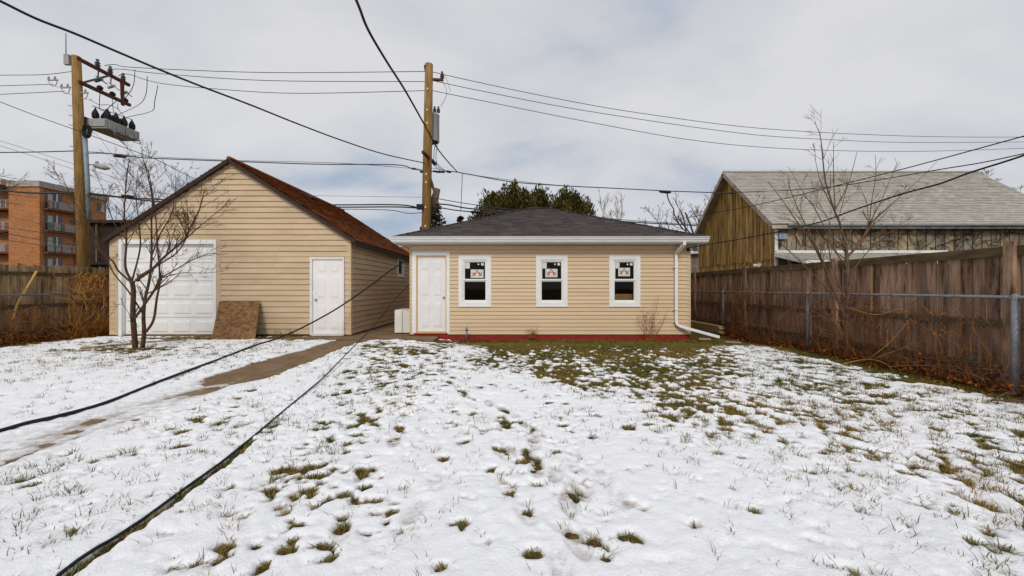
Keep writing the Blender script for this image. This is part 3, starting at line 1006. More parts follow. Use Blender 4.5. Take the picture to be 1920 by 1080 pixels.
# side wall facing the neighbour garage, with a little window
sw = (14.55 - GY, 15.35 - GY, 1.83, 2.50)
siding_wall(gar, (GX1, GY, 0), (0, 1, 0), (1, 0, 0), GB - GY, 0.08, GAZ - GS * (GX1 - GA), 0.1525, [sw], M['siding2'])
q = MB(); q.box(GX0, GX0 + 0.02, GY + 0.02, GB, 0, 2.6); q.build('left_wall', M['siding2'], gar)
q = MB(); q.add([(GX0, GB, 0), (GX1, GB, 0), (GX1, GB, 2.66), (GA, GB, GAZ), (GX0, GB, 2.65)], [(4, 3, 2, 1, 0)]); q.build('back_wall', M['siding2'], gar)
BX(GX0 + 0.03, GX1 - 0.03, GY + 0.03, GB - 0.03, -0.02, 0.07).build('foundation', M['concrete'], gar)
for x in (GX0, GX1):
    s = 1 if x == GX1 else -1
    q = MB()
    q.box(x - (0.105 if s > 0 else -0.0) - (0.024 if s < 0 else 0), x + (0.024 if s > 0 else 0.105), GY - 0.024, GY - 0.002, 0.06, 2.74)
    q.box(x + (0.002 if s > 0 else -0.024), x + (0.024 if s > 0 else -0.002), GY - 0.002, GY + 0.10, 0.06, 2.70)
    q.build('corner_post', M['tan_trim'], gar)
# overhead door: frame, sections and raised panels
fr = MB()
fr.box(OD[0] - 0.085, OD[0], GY - 0.045, GY + 0.14, 0.0, OD[3] + 0.12)
fr.box(OD[1], OD[1] + 0.075, GY - 0.045, GY + 0.14, 0.0, OD[3] + 0.12)
fr.box(OD[0], OD[1], GY - 0.043, GY + 0.14, OD[3], OD[3] + 0.12)
fr.build('door_frame', M['white'], gar)
tr = MB()
tr.box(OD[1] + 0.077, OD[1] + 0.195, GY - 0.03, GY - 0.0, 0.05, OD[3] + 0.215)
tr.box(OD[0] - 0.087, OD[1] + 0.077, GY - 0.03, GY - 0.0, OD[3] + 0.122, OD[3] + 0.215)
tr.box(OD[0] - 0.205, OD[0] - 0.087, GY - 0.03, GY - 0.0, 0.05, OD[3] + 0.215)
tr.build('door_surround', M['tan_trim'], gar)
od = MB()
ROWS = 5
hh = (OD[3] - OD[2]) / ROWS
for r in range(ROWS):
    od.box(OD[0] + 0.004, OD[1] - 0.004, GY + 0.07, GY + 0.11, OD[2] + r * hh + 0.005, OD[2] + (r + 1) * hh - 0.005)
odo = od.build('overhead_door', M['white'], gar)
for r in range(ROWS):
    for c in range(4):
        w = (OD[1] - OD[0]) / 4
        q = MB()
        q.raised((OD[0] + c * w + 0.075, GY + 0.07, OD[2] + r * hh + 0.095), (1, 0, 0), (0, 0, 1), (0, -1, 0), w - 0.15, hh - 0.19, 0.013, 0.014)
        q.raised((OD[0] + c * w + 0.075 + 0.02, GY + 0.057, OD[2] + r * hh + 0.095 + 0.022), (1, 0, 0), (0, 0, 1), (0, -1, 0), w - 0.20, hh - 0.234, 0.008, 0.012)
        q.build('panel', M['white'], odo)
# man door
fr = MB()
fr.box(MD[0] - 0.065, MD[0], GY - 0.04, GY + 0.06, 0.05, MD[3] + 0.06)
fr.box(MD[1], MD[1] + 0.04, GY - 0.04, GY + 0.06, 0.05, MD[3] + 0.06)
fr.box(MD[0], MD[1], GY - 0.038, GY + 0.06, MD[3], MD[3] + 0.06)
fr.box(MD[0], MD[1], GY - 0.05, GY + 0.06, 0.04, MD[2])
fr.build('door_frame', M['white_dirty'], gar)
panel_door(gar, MD[0], MD[1], GY + 0.005, MD[2], MD[3], MD[0] + 0.09, None)
# side window
q = MB()
y0, y1, z0, z1 = 14.55, 15.35, 1.83, 2.50
for (a, b, c, d) in [(y0 - 0.04, y0 + 0.10, z0 - 0.04, z1 + 0.04), (y1 - 0.10, y1 + 0.04, z0 - 0.04, z1 + 0.04), (y0 + 0.10, y1 - 0.10, z0 - 0.04, z0 + 0.08), (y0 + 0.10, y1 - 0.10, z1 - 0.08, z1 + 0.04)]:
    q.box(GX1 - 0.05, GX1 + 0.035, a, b, c, d)
wo = q.build('window', M['white'], gar)
BX(GX1 - 0.03, GX1 - 0.022, y0 + 0.1, y1 - 0.1, z0 + 0.08, z1 - 0.08).build('pane', M['glass'], wo)
# roof
OV = 0.12                                  # rake overhang
cs = 1 / math.sqrt(1 + GS * GS)
rf = MB()
RZ = GAZ + 0.085
E0 = 3.45                                  # half span to the eave edge
for s in (-1, 1):
    nrm = Vector((s * GS * cs, 0, cs))
    ez = RZ - GS * E0
    pts = [(GA, GY - OV, RZ), (GA + s * E0, GY - OV, ez), (GA + s * E0, GB + OV, ez), (GA, GB + OV, RZ)]
    if s > 0:
        pts = pts[::-1]
    slab_poly(rf, [Vector(p) for p in (pts[::-1] if s > 0 else pts[::-1])], nrm, 0.07)
rf.build('roof', M['fascia_dark'], gar)
sh = MB()
rr = random.Random(5)
for s in (-1, 1):
    nrm = Vector((s * GS * cs, 0, cs))
    w = Vector((-s * cs, 0, GS * cs))
    S = E0 / cs
    if s > 0:
        o_, u_ = Vector((GA + E0 + 0.02, GY - OV - 0.01, RZ - GS * (E0 + 0.02))) + nrm * 0.004, Vector((0, 1, 0))
    else:
        o_, u_ = Vector((GA - E0 - 0.02, GB + OV, RZ - GS * (E0 + 0.02))) + nrm * 0.004, Vector((0, -1, 0))
    shingle_slope(sh, o_, u_, w, nrm, S + 0.02, lambda t: (0, GB - GY + 2 * OV), rnd=rr)
sh.build('shingle', M['shingle_brown'], gar, kind='stuff')
q = MB()
q.tube([(GA, GY - OV - 0.01, RZ + 0.0), (GA, GB + OV, RZ + 0.0)], 0.06, sides=6)
q.build('ridge_cap', M['shingle_brown'], gar)
# rake boards and eave fascia
rk = MB()
for s in (-1, 1):
    a = Vector((GA, GY - OV - 0.018, RZ - 0.06)); b = Vector((GA + s * E0, GY - OV - 0.018, RZ - 0.06 - GS * E0))
    rk.bar(a, b, 0.03, 0.095, up=(0, 0, 1))
rk.build('rake_board', M['fascia_dark'], gar)
BX(GA + E0 - 0.012, GA + E0 + 0.014, GY - OV, GB + OV, RZ - GS * E0 - 0.16, RZ - GS * E0 - 0.012).build('fascia', M['fascia_dark'], gar)
v_ = MB()
vx = GA + 0.55
vz = RZ - GS * 0.55 + 0.02
v_.obox((vx, 13.3, vz + 0.05), Vector((cs, 0, -GS * cs)) * 0.2, Vector((0, 0.2, 0)), Vector((GS * cs, 0, cs)) * 0.055)
v_.build('roof_vent', M['fascia_dark'], gar)

# ============ hip roof garage
HX0, HX1, HY, HB = -2.80, 4.90, 10.35, 17.0
hip = thing('hip_roof_garage', ((HX0 + HX1) / 2, HY, 0), 'tan sided garage with dark hip roof, white gutter and three stickered windows', 'garage')
HT = 2.55
WIN = []
for (a, b) in ((860, 921), (1005, 1064), (1142, 1200)):
    WIN.append(((a - 960) / F * HY, (b - 960) / F * HY))
WZ0, WZ1 = 0.84, 2.245
SD = (-2.61, -1.83, 0.155, 2.215)
ops = [(a + 0.02 - HX0, b - 0.02 - HX0, WZ0 + 0.02, WZ1 - 0.02) for a, b in WIN] + [(SD[0] - 0.08 - HX0, SD[1] + 0.06 - HX0, -1, 2.33)]
siding_wall(hip, (HX0, HY, 0), (1, 0, 0), (0, -1, 0), HX1 - HX0, 0.075, HT, 0.1063, ops, M['siding'], lap=0.024)
q = MB()
q.box(HX0, HX0 + 0.02, HY + 0.02, HB, 0.1, HT); q.build('left_wall', M['siding'], hip)
q = MB(); q.box(HX1 - 0.02, HX1, HY + 0.02, HB, 0.1, HT); q.build('right_wall', M['siding'], hip)
q = MB(); q.box(HX0 + 0.02, HX1 - 0.02, HB - 0.02, HB, 0.1, HT); q.build('back_wall', M['siding'], hip)
for (nm, x0, x1) in (('a', HX0 - 0.018, HX0 + 0.075), ('b', HX1 - 0.085, HX1 + 0.018)):
    BX(x0, x1, HY - 0.023, HY + 0.09, 0.10, HT).build('corner_post', M['tan_trim'], hip)
BX(HX0 + 0.01, HX1 - 0.01, HY - 0.004, HB - 0.01, -0.15, 0.072).build('foundation', M['red_base'], hip)
# door
fr = MB()
fr.box(SD[0] - 0.135, SD[0] - 0.028, HY - 0.032, HY - 0.0, 0.11, 2.34)
fr.box(SD[1] + 0.028, SD[1] + 0.115, HY - 0.032, HY - 0.0, 0.11, 2.34)
fr.box(SD[0] - 0.028, SD[1] + 0.028, HY - 0.031, HY - 0.0, SD[3] + 0.03, 2.34)
fr.build('door_casing', M['white'], hip)
fr = MB()
fr.box(SD[0] - 0.028, SD[0], HY - 0.018, HY + 0.10, 0.12, SD[3] + 0.03)
fr.box(SD[1], SD[1] + 0.028, HY - 0.018, HY + 0.10, 0.12, SD[3] + 0.03)
fr.box(SD[0], SD[1], HY - 0.016, HY + 0.10, SD[3], SD[3] + 0.03)
fr.box(SD[0] - 0.01, SD[1] + 0.01, HY - 0.03, HY + 0.10, 0.10, SD[2])
fr.build('door_jamb', M['raw_jamb'], hip)
panel_door(hip, SD[0], SD[1], HY + 0.02, SD[2], SD[3], SD[1] - 0.055, None)


def stroke(mb, a, b, wd, y):
    a, b = Vector((a[0], y, a[1])), Vector((b[0], y, b[1]))
    mb.bar(a, b, 0.002, wd, up=(0, -1, 0)) if False else mb.obox((a + b) / 2, (b - a) / 2, Vector((-(b - a).z, 0, (b - a).x)).normalized() * wd / 2, Vector((0, 0.001, 0)))


for wi, (a, b) in enumerate(WIN):
    z0, z1 = WZ0, WZ1
    c = 0.105
    q = MB()
    q.box(a, a + c, HY - 0.034, HY + 0.03, z0, z1)
    q.box(b - c, b, HY - 0.034, HY + 0.03, z0, z1)
    q.box(a + c, b - c, HY - 0.033, HY + 0.03, z0, z0 + c)
    q.box(a + c, b - c, HY - 0.033, HY + 0.03, z1 - c - 0.01, z1)
    q.box(a - 0.012, b + 0.012, HY - 0.046, HY - 0.0345, z0 - 0.006, z0 + 0.012)
    wo = q.build('window', M['white'], hip)
    # vinyl frame
    x0, x1, y0, y1 = a + c, b - c, z0 + c, z1 - c - 0.01
    q = MB()
    f_ = 0.035
    q.box(x0, x0 + f_, HY - 0.012, HY + 0.07, y0, y1); q.box(x1 - f_, x1, HY - 0.012, HY + 0.07, y0, y1)
    q.box(x0 + f_, x1 - f_, HY - 0.011, HY + 0.07, y0, y0 + f_); q.box(x0 + f_, x1 - f_, HY - 0.011, HY + 0.07, y1 - f_, y1)
    q.build('frame', M['white'], wo)
    x0 += f_; x1 -= f_; y0 += f_; y1 -= f_
    zm = y0 + (y1 - y0) * 0.525
    # upper sash in front, lower sash behind
    q = MB(); s_ = 0.030
    q.box(x0, x0 + s_, HY + 0.005, HY + 0.03, zm, y1); q.box(x1 - s_, x1, HY + 0.005, HY + 0.03, zm, y1)
    q.box(x0 + s_, x1 - s_, HY + 0.006, HY + 0.03, y1 - s_, y1); q.box(x0 + s_, x1 - s_, HY + 0.002, HY + 0.03, zm - 0.01, zm + 0.035)
    q.build('upper_sash', M['white'], wo)
    q = MB()
    q.box(x0, x0 + 0.02, HY + 0.032, HY + 0.055, y0, zm); q.box(x1 - 0.02, x1, HY + 0.032, HY + 0.055, y0, zm)
    q.box(x0 + 0.02, x1 - 0.02, HY + 0.033, HY + 0.055, y0, y0 + 0.035); q.box(x0 + 0.02, x1 - 0.02, HY + 0.033, HY + 0.055, zm - 0.04, zm)
    q.build('lower_sash', M['white'], wo)
    BX(x0 + s_, x1 - s_, HY + 0.016, HY + 0.020, zm + 0.035, y1 - s_).build('pane', M['glass'], wo)
    BX(x0 + 0.02, x1 - 0.02, HY + 0.042, HY + 0.046, y0 + 0.035, zm - 0.04).build('pane', M['glass'], wo)
    # stickers on the upper pane
    gx0, gx1, gz0, gz1 = x0 + s_, x1 - s_, zm + 0.035, y1 - s_
    gw, gh = gx1 - gx0, gz1 - gz0
    yS = HY + 0.014
    sx = gx0 + gw * (0.29 if wi == 0 else 0.17)
    sw_, sh_ = gw * 0.63, gh * 0.50
    sz = gz0 + gh * (0.06 if wi == 0 else (0.10 if wi == 1 else 0.16))
    st = BX(sx, sx + sw_, yS, yS + 0.0015, sz, sz + sh_).build('sticker', M['paper'], wo)
    q = MB(); cx = sx + sw_ / 2; yE = yS - 0.0015
    t_ = 0.021
    zt, zb = sz + sh_ * 0.96, sz + sh_ * 0.24
    ax = sw_ * 0.26
    stroke(q, (cx - ax, zb), (cx, zt), t_, yE); stroke(q, (cx + ax, zb), (cx, zt), t_, yE - 0.0004)
    stroke(q, (cx - ax * 0.5, zb + (zt - zb) * 0.46), (cx + ax * 0.5, zb + (zt - zb) * 0.46), t_ * 0.75, yE - 0.0008)
    for s in (-1, 1):
        xa, xb = cx + s * sw_ * 0.13, cx + s * sw_ * 0.40
        zh = zb + (zt - zb) * 0.60
        stroke(q, (xa, zb), (xb, zh), t_, yE - 0.0012)
        stroke(q, (xb, zb), (xa, zh), t_, yE - 0.0016)
    q.build('emblem', M['logo_red'], st)
    BX(sx + 0.02, sx + sw_ - 0.02, yE, yE + 0.001, sz + 0.014, sz + 0.019).build('print_line', M['wire_pale'], st)
    BX(gx0 + 0.008, gx0 + gw * 0.24, yS, yS + 0.0015, gz1 - gh * 0.38, gz1 - 0.012).build('sticker', M['paper'], wo)
    BX(gx1 - gw * 0.20, gx1 - gw * 0.06, yS, yS + 0.0015, gz1 - gh * 0.20, gz1 - gh * 0.06).build('sticker', M['paper'], wo)
    q = MB(); q.lathe((gx1 - gw * 0.33, yS + 0.0015, gz1 - gh * 0.13), [(0.024, 0), (0.024, 0.0015)], 9, (0, -1, 0)); q.build('sticker', M['paper'], wo)
    if wi == 2:
        bx_ = BX(x0 + 0.0, x1 + 0.25, HY + 0.25, HY + 0.65, 0.1, y0 + 0.20).build('cardboard_box', M['cardboard'], None, origin=((x0 + x1) / 2, HY + 0.45, 0.1))
        tag(bx_, 'brown cardboard box standing inside behind the window next to the downspout', 'box')

# roof: hip
EY0, EY1, EX0, EX1 = HY - 0.40, HB + 0.40, HX0 - 0.36, HX1 + 0.26
EZ = 2.70
Dp, Wd = EY1 - EY0, EX1 - EX0
RIDGE = 4.22
sl = (RIDGE - EZ) / (Dp / 2)
r0x, r1x = EX0 + Dp / 2 + 0.02, EX1 - Dp / 2 - 0.02
ry = (EY0 + EY1) / 2
A, B, C, D = Vector((EX0, EY0, EZ)), Vector((EX1, EY0, EZ)), Vector((EX1, EY1, EZ)), Vector((EX0, EY1, EZ))
R0, R1 = Vector((r0x, ry, RIDGE)), Vector((r1x, ry, RIDGE))
q = MB()
q.add([A, B, C, D, R0, R1], [(0, 1, 5, 4), (1, 2, 5), (2, 3, 4, 5), (3, 0, 4)])
q.build('roof', M['shingle_dark'], hip)
sh = MB()
hw = Dp / 2
hyp = math.hypot(hw, RIDGE - EZ)
k_ = hw / hyp
nf = Vector((0, -(RIDGE - EZ), hw)).normalized()
shingle_slope(sh, A + nf * 0.004 - Vector((0, 0.02, 0)), (1, 0, 0), (R0 - Vector((r0x, EY0, EZ))).normalized(), nf, hyp,
              lambda s: ((r0x - EX0) * s / hyp, Wd - (EX1 - r1x) * s / hyp), rnd=random.Random(8))
for s in (-1, 1):
    run = (r0x - EX0)
    h2 = math.hypot(run, RIDGE - EZ)
    nn = Vector((s * (RIDGE - EZ), 0, run)).normalized()
    if s > 0:
        shingle_slope(sh, B + nn * 0.004, (0, 1, 0), (R1 - Vector((EX1, ry, EZ))).normalized(), nn, h2, lambda t: (hw * t / h2, Dp - hw * t / h2), rnd=random.Random(9))
    else:
        shingle_slope(sh, D + nn * 0.004, (0, -1, 0), (R0 - Vector((EX0, ry, EZ))).normalized(), nn, h2, lambda t: (hw * t / h2, Dp - hw * t / h2), rnd=random.Random(10))
sh.build('shingle', M['shingle_dark'], hip, kind='stuff')
cap = MB()
for (p, r) in ((A, R0), (B, R1), (R0, R1)):
    L = (r - p).length
    n_ = max(2, int(L / 0.22))
    d = (r - p) / n_
    for i in range(n_):
        m_ = p + d * (i + 0.5)
        up = (d.normalized().cross(Vector((0, 0, 1)))).normalized()
        nn = up.cross(d.normalized())
        if nn.z < 0:
            nn = -nn
        cap.obox(m_ + nn * (0.022 + 0.006 * (i % 2)), d * 0.53, up * 0.105, nn * 0.008, var=random.random())
cap.build('ridge_cap', M['shingle_dark'], hip, kind='stuff')
BX(EX0, EX1, EY0 + 0.02, EY1, EZ - 0.155, EZ - 0.135).build('soffit', M['white'], hip)
q = MB()
q.box(EX0 - 0.002, EX1 + 0.002, EY0 + 0.0, EY0 + 0.02, EZ - 0.16, EZ - 0.012)
q.box(EX0 - 0.002, EX0 + 0.018, EY0 + 0.02, EY1, EZ - 0.16, EZ - 0.012)
q.box(EX1 - 0.018, EX1 + 0.002, EY0 + 0.02, EY1, EZ - 0.16, EZ - 0.012)
q.build('fascia', M['white'], hip)
# ogee gutter along the front
prof = [(0.0, -0.115), (-0.055, -0.115), (-0.062, -0.085), (-0.095, -0.045), (-0.10, -0.005), (-0.125, 0.0), (-0.125, 0.014), (-0.09, 0.014), (-0.09, -0.01), (0.0, -0.01)]
q = MB()
n_ = len(prof)
GZ = EZ - 0.012
vs = [(EX0 - 0.03, EY0 + y, GZ + z) for y, z in prof] + [(EX1 + 0.03, EY0 + y, GZ + z) for y, z in prof]
fs = [(i, (i + 1) % n_, (i + 1) % n_ + n_, i + n_) for i in range(n_)] + [tuple(reversed(range(n_))), tuple(range(n_, 2 * n_))]
q.add(vs, fs)
q.build('gutter', M['white'], hip)
q = MB()
dsx = 4.49
q.tube([(dsx + 0.05, EY0 - 0.05, EZ - 0.12), (dsx + 0.05, EY0 - 0.05, EZ - 0.20), (dsx + 0.03, EY0 + 0.08, EZ - 0.27), (dsx, HY - 0.075, EZ - 0.40), (dsx, HY - 0.075, EZ - 0.52),
        (dsx, HY - 0.075, 1.4), (dsx, HY - 0.075, 0.43), (dsx + 0.02, HY - 0.085, 0.36), (dsx + 0.10, HY - 0.11, 0.31), (dsx + 0.28, HY - 0.19, 0.25), (5.42, 9.80, 0.065)], 0.052, sides=4, rot=math.pi / 4)
ds = q.build('downspout', M['white'], hip)
for z in (1.9, 0.75):
    BX(dsx - 0.065, dsx + 0.065, HY - 0.128, HY - 0.012, z, z + 0.02).build('strap', M['white_dirty'], ds)
BX(4.80, 4.86, HY - 0.09, HY - 0.024, 2.36, 2.46).build('wire_bracket', M['fascia_dark'], hip)

# ------------------------------------------------------------------ small things by the garages
ac = thing('condenser_unit', (-3.05, 11.0, 0.034), 'white heat pump condenser standing in the gap beside the garage corner', 'condenser')
ACX0, ACX1, ACZ0, ACZ1 = -3.37, -2.90, 0.07, 0.70


def rounded_box(x0, x1, y0, y1, z0, z1, r, seg=4):
    mb = MB()
    pts = []
    for cx, cy, a0 in ((x1 - r, y1 - r, 0), (x0 + r, y1 - r, 90), (x0 + r, y0 + r, 180), (x1 - r, y0 + r, 270)):
        for k in range(seg + 1):
            a = math.radians(a0 + 90 * k / seg)
            pts.append((cx + r * math.cos(a), cy + r * math.sin(a)))
    n = len(pts)
    vs = [(x, y, z0) for x, y in pts] + [(x, y, z1) for x, y in pts]
    fs = [(i, (i + 1) % n, (i + 1) % n + n, i + n) for i in range(n)] + [tuple(reversed(range(n))), tuple(range(n, 2 * n))]
    mb.add(vs, fs)
    return mb


rounded_box(ACX0, ACX0 + 0.232, 10.75, 11.55, ACZ0, ACZ1, 0.03).build('casing', M['plastic_white'], ac)
rounded_box(ACX0 + 0.238, ACX1, 10.75, 11.55, ACZ0, ACZ1 - 0.004, 0.03).build('casing', M['plastic_white'], ac)
rounded_box(ACX0 + 0.01, ACX1 - 0.01, 10.77, 11.53, ACZ1 + 0.002, ACZ1 + 0.022, 0.03).build('lid', M['plastic_white'], ac)
for x in (ACX0 + 0.06, ACX1 - 0.06):
    BX(x - 0.03, x + 0.03, 10.80, 11.5, 0.034, 0.07).build('foot', M['rubber'], ac)
BX(ACX0 - 0.008, ACX0, 10.9, 11.4, 0.2, 0.6).build('grille', M['galv'], ac)

# sheet of strand board leaning on the garage
tl = [P(411, 565, 10.26), P(487, 565, 10.26), P(478, 640, 9.72), P(396, 634, 9.72)]
for p in (tl[2], tl[3]):
    p.z = 0.015
ob = MB()
u_ = tl[1] - tl[0]; v_ = tl[3] - tl[0]
nn = u_.cross(v_).normalized()
if nn.y > 0:
    nn = -nn
bk = [p - nn * 0.016 for p in tl]
ob.add(tl + bk, [(3, 2, 1, 0), (4, 5, 6, 7), (0, 1, 5, 4), (1, 2, 6, 5), (2, 3, 7, 6), (3, 0, 4, 7)])
oc = (tl[2] + tl[3]) / 2
osb = thing('strand_board', (oc.x, oc.y, 0), 'weathered brown strand board sheet leaning on the tan garage wall', 'board')
ob.build('sheet', M['osb'], osb)
ink = MB()
r_ = random.Random(21)
for i in range(26):                         # rubbed-out stencil print, no legible characters in the photograph
    s = 0.30 + 0.55 * i / 26
    if i in (7, 12, 13, 20):
        continue
    hgt = r_.uniform(0.025, 0.055)
    for j in range(2):
        c = tl[0] + u_ * (s + j * 0.009) + v_ * (0.60 + r_.uniform(-0.012, 0.012)) + nn * 0.002
        ink.obox(c, u_.normalized() * r_.uniform(0.003, 0.008), v_.normalized() * hgt / 2 * r_.uniform(0.5, 1), nn * 0.0005)
ink.build('stencil_print', M['ink'], osb)

# capped pipe stub, small stake
p = thing('pipe_stub', (P(875, 636, 10.05).x, 10.05, 0), 'grey capped pipe stub in front of the red foundation', 'pipe')
x_ = p.location.x
MB().tube([(x_, 10.05, -0.05), (x_, 10.05, 0.24)], 0.022, sides=10).build('pipe', M['galv'], p, smooth=True)
MB().lathe((x_, 10.05, 0.20), [(0.034, 0), (0.036, 0.05), (0.03, 0.085), (0.006, 0.10)], 12).build('cap', M['galv'], p, smooth=True)
q = MB(); sx_ = P(1057, 648, 9.6).x
q.tube([(sx_, 9.55, -0.03), (sx_ + 0.006, 9.55, 0.075)], 0.011, 0.013, sides=6)
tag(q.build('survey_stake', M['galv'], None, origin=(sx_, 9.55, 0)), 'short grey stake in the grass below the middle window', 'stake')

# boards lying in the snow before the overhead door
for (a, b, wd, lb) in (((150, 657), (345, 640), 0.09, 'weathered brown plank lying in the snow under the bare tree'),
                       ((330, 640), (435, 634.5), 0.06, 'dark strip of wood lying in front of the leaning board')):
    ga, gb_ = gpt(*a), gpt(*b)
    q = MB()
    q.bar((ga[0], ga[1], 0.048), (gb_[0], gb_[1], 0.056), wd, 0.03)
    tag(q.build('plank', M['fence_left'], None, origin=((ga[0] + gb_[0]) / 2, (ga[1] + gb_[1]) / 2, 0.03)), lb, 'plank')
# long tan boards stacked on edge at the fence beyond the hip-roofed garage
for i in range(5):
    z = 0.015 + i * 0.045
    q = MB(); q.box(6.06 - 0.004 * i, 6.20, 10.95 + 0.06 * (i % 3), 14.6, z, z + 0.040)
    tag(q.build('lumber_board', M['lumber'], None, origin=(6.13, 12.7, z)), ['lowest', 'second lowest', 'middle', 'second highest', 'topmost'][i] + ' tan board of the pile between garage and chain link fence', 'board', 'tan boards piled by the fence')
# snow-covered concrete splash strips near the downspout
for (px, py, L, lb) in ((1322, 631, 0.35, 'small snowy concrete slab beside the downspout end'), (1375, 637, 0.42, 'larger snowy concrete slab lying by the fence corner')):
    g_ = gpt(px, py)
    q = MB(); q.obox((g_[0], g_[1], float(ground_h(np.array([g_[0]]), np.array([g_[1]]))[0]) + 0.02), Vector((0.83, -0.45, 0)) * L / 2 * 0.9, Vector((0.3, 0.6, 0)) * 0.09, Vector((0, 0, 0.022)))
    tag(q.build('splash_slab', M['parapet'], None, origin=(g_[0], g_[1], 0)), lb, 'slab')


# ------------------------------------------------------------------ cables on the lawn
def spline(pts, n=8):
    pts = [Vector(p) for p in pts]
    out = []
    for i in range(len(pts) - 1):
        p0 = pts[max(i - 1, 0)]; p1 = pts[i]; p2 = pts[i + 1]; p3 = pts[min(i + 2, len(pts) - 1)]
        for k in range(n):
            t = k / n
            out.append(0.5 * ((2 * p1) + (p2 - p0) * t + (2 * p0 - 5 * p1 + 4 * p2 - p3) * t * t + (3 * p1 - p0 - 3 * p2 + p3) * t ** 3))
    out.append(pts[-1])
    return out


def surf(x, y):
    a, b = np.array([x]), np.array([y])
    T, _ = snow_thick(a, b)
    return float(ground_h(a, b)[0] + max(T[0], 0.0))


pts = [P(757, 487, 10.9), P(720, 517, 10.6), P(680, 546, 10.2), P(640, 574, 9.9), P(600, 597, 9.5), P(560, 618, 9.15), P(520, 635, 8.8)]
for gx_, gy_ in CABLE_THICK:
    pts.append(Vector((gx_, gy_, surf(gx_, gy_) + 0.014)))
sp_ = spline(pts, 10)
zz = np.array([max(p.z, surf(p.x, p.y) + 0.010) for p in sp_])
zz = np.convolve(np.pad(zz, 6, mode='edge'), np.ones(13) / 13, mode='valid')
sp_ = [Vector((p.x, p.y, z)) for p, z in zip(sp_, zz)]
tag(MB().tube(sp_, 0.019, sides=8).build('cable', M['rubber'], None, smooth=True, origin=(sp_[-1].x, sp_[-1].y, 0)),
    'thick black cable dropping from the garage gap and lying across snow and walk', 'cable')
pts = [P(767, 528, 10.7), P(735, 570, 9.8), P(700, 612, 8.6), P(650, 666, 6.9), P(600, 713, 5.3), P(540, 765, 4.2)]
for gx_, gy_ in CABLE_THIN:
    pts.append(Vector((gx_, gy_, surf(gx_, gy_) + 0.006)))
sp_ = spline(pts, 10)
zz = np.array([max(p.z, surf(p.x, p.y) + 0.005) for p in sp_])
zz = np.convolve(np.pad(zz, 6, mode='edge'), np.ones(13) / 13, mode='valid')
sp_ = [Vector((p.x, p.y, z)) for p, z in zip(sp_, zz)]
tag(MB().tube(sp_, 0.0095, sides=8).build('cable', M['rubber'], None, smooth=True, origin=(sp_[-1].x, sp_[-1].y, 0)),
    'thin black cable slanting down into a melted groove in the snow', 'cable')


# ------------------------------------------------------------------ fences
def board_meshes(w, h, t, n, seed, dog=False):
    r = random.Random(seed)
    out = []
    for i in range(n):
        mb = MB()
        ww = w * r.uniform(0.94, 1.0) / 2
        top = h + r.uniform(-0.035, 0.035)
        dt = r.uniform(-0.015, 0.015)
        bow = r.uniform(-0.006, 0.006)
        zs = [0.0, h * 0.5, top]
        ring = []
        for k, z in enumerate(zs):
            b = bow if k == 1 else 0
            for (xx, yy) in ((-t / 2, -ww), (t / 2, -ww), (t / 2, ww), (-t / 2, ww)):
                ring.append((xx + b, yy, z + (dt * yy / ww if k == 2 else 0)))
        fs = [(3, 2, 1, 0), (8, 9, 10, 11)]
        for k in range(2):
            for j in range(4):
                j2 = (j + 1) % 4
                fs.append((k * 4 + j, k * 4 + j2, k * 4 + 4 + j2, k * 4 + 4 + j))
        mb.add(ring, fs)
        out.append(mb.mesh('fence_board'))
    return out


FX = 6.66
fe = thing('wooden_fence', (FX, 8, 0), 'tall dark weathered cedar board fence behind the long chain link run', 'fence')
bms = board_meshes(0.148, 1.80, 0.014, 8, 31)
for b in bms:
    b.materials.append(M['fence'])
y = 0.6
r = random.Random(32)
while y < 16.5:
    place(r.choice(bms), 'fence_board', fe, (FX + r.uniform(-0.005, 0.005), y, 0.02 + r.uniform(-0.02, 0.01)), (0, r.uniform(-0.006, 0.006), r.uniform(-0.03, 0.03)))
    y += 0.153
POST_Y = [2.15, 4.95, 7.64, 10.6, 13.5, 16.4]
for i, py_ in enumerate(POST_Y):
    BX(FX - 0.125, FX - 0.018, py_ - 0.05, py_ + 0.05, -0.1, 1.95 + 0.01 * (i % 2)).build('post', M['fence'], fe)
prev = 0.5
for py_ in POST_Y:
    for (z0, z1, dx) in ((1.775, 1.905, 0.055), (0.82, 0.91, 0.05), (0.22, 0.31, 0.05)):
        if py_ - prev > 0.3:
            BX(FX - 0.016 - dx, FX - 0.016, prev + 0.052, py_ - 0.052, z0, z1).build('rail', M['fence_rail'], fe)
    prev = py_

LX = -12.15
fl = thing('wooden_fence', (LX, 9, 0), 'greyish tan spruce board fence below the brick apartment block', 'fence')
bms = board_meshes(0.146, 1.92, 0.014, 8, 41)
for b in bms:
    b.materials.append(M['fence_left'])
y = 2.0
while y < 12.3:
    place(r.choice(bms), 'fence_board', fl, (LX + r.uniform(-0.006, 0.006), y, r.uniform(-0.01, 0.03)), (0, r.uniform(-0.008, 0.008), r.uniform(-0.03, 0.03)))
    y += 0.152
for py_ in (3.0, 5.8, 8.55, 11.4):
    BX(LX + 0.018, LX + 0.12, py_ - 0.05, py_ + 0.05, -0.1, 1.84).build('post', M['fence_left'], fl)
prev = 2.0
for py_ in (3.0, 5.8, 8.55, 11.4):
    for (z0, z1) in ((1.66, 1.75), (0.85, 0.94), (0.22, 0.31)):
        BX(LX + 0.016, LX + 0.056, prev + 0.052, py_ - 0.052, z0, z1).build('rail', M['fence_rail'], fl)
    prev = py_
q = MB()
q.bar((LX + 0.15, 9.10, 0.95), (LX + 0.10, 9.52, 1.78), 0.05, 0.02)
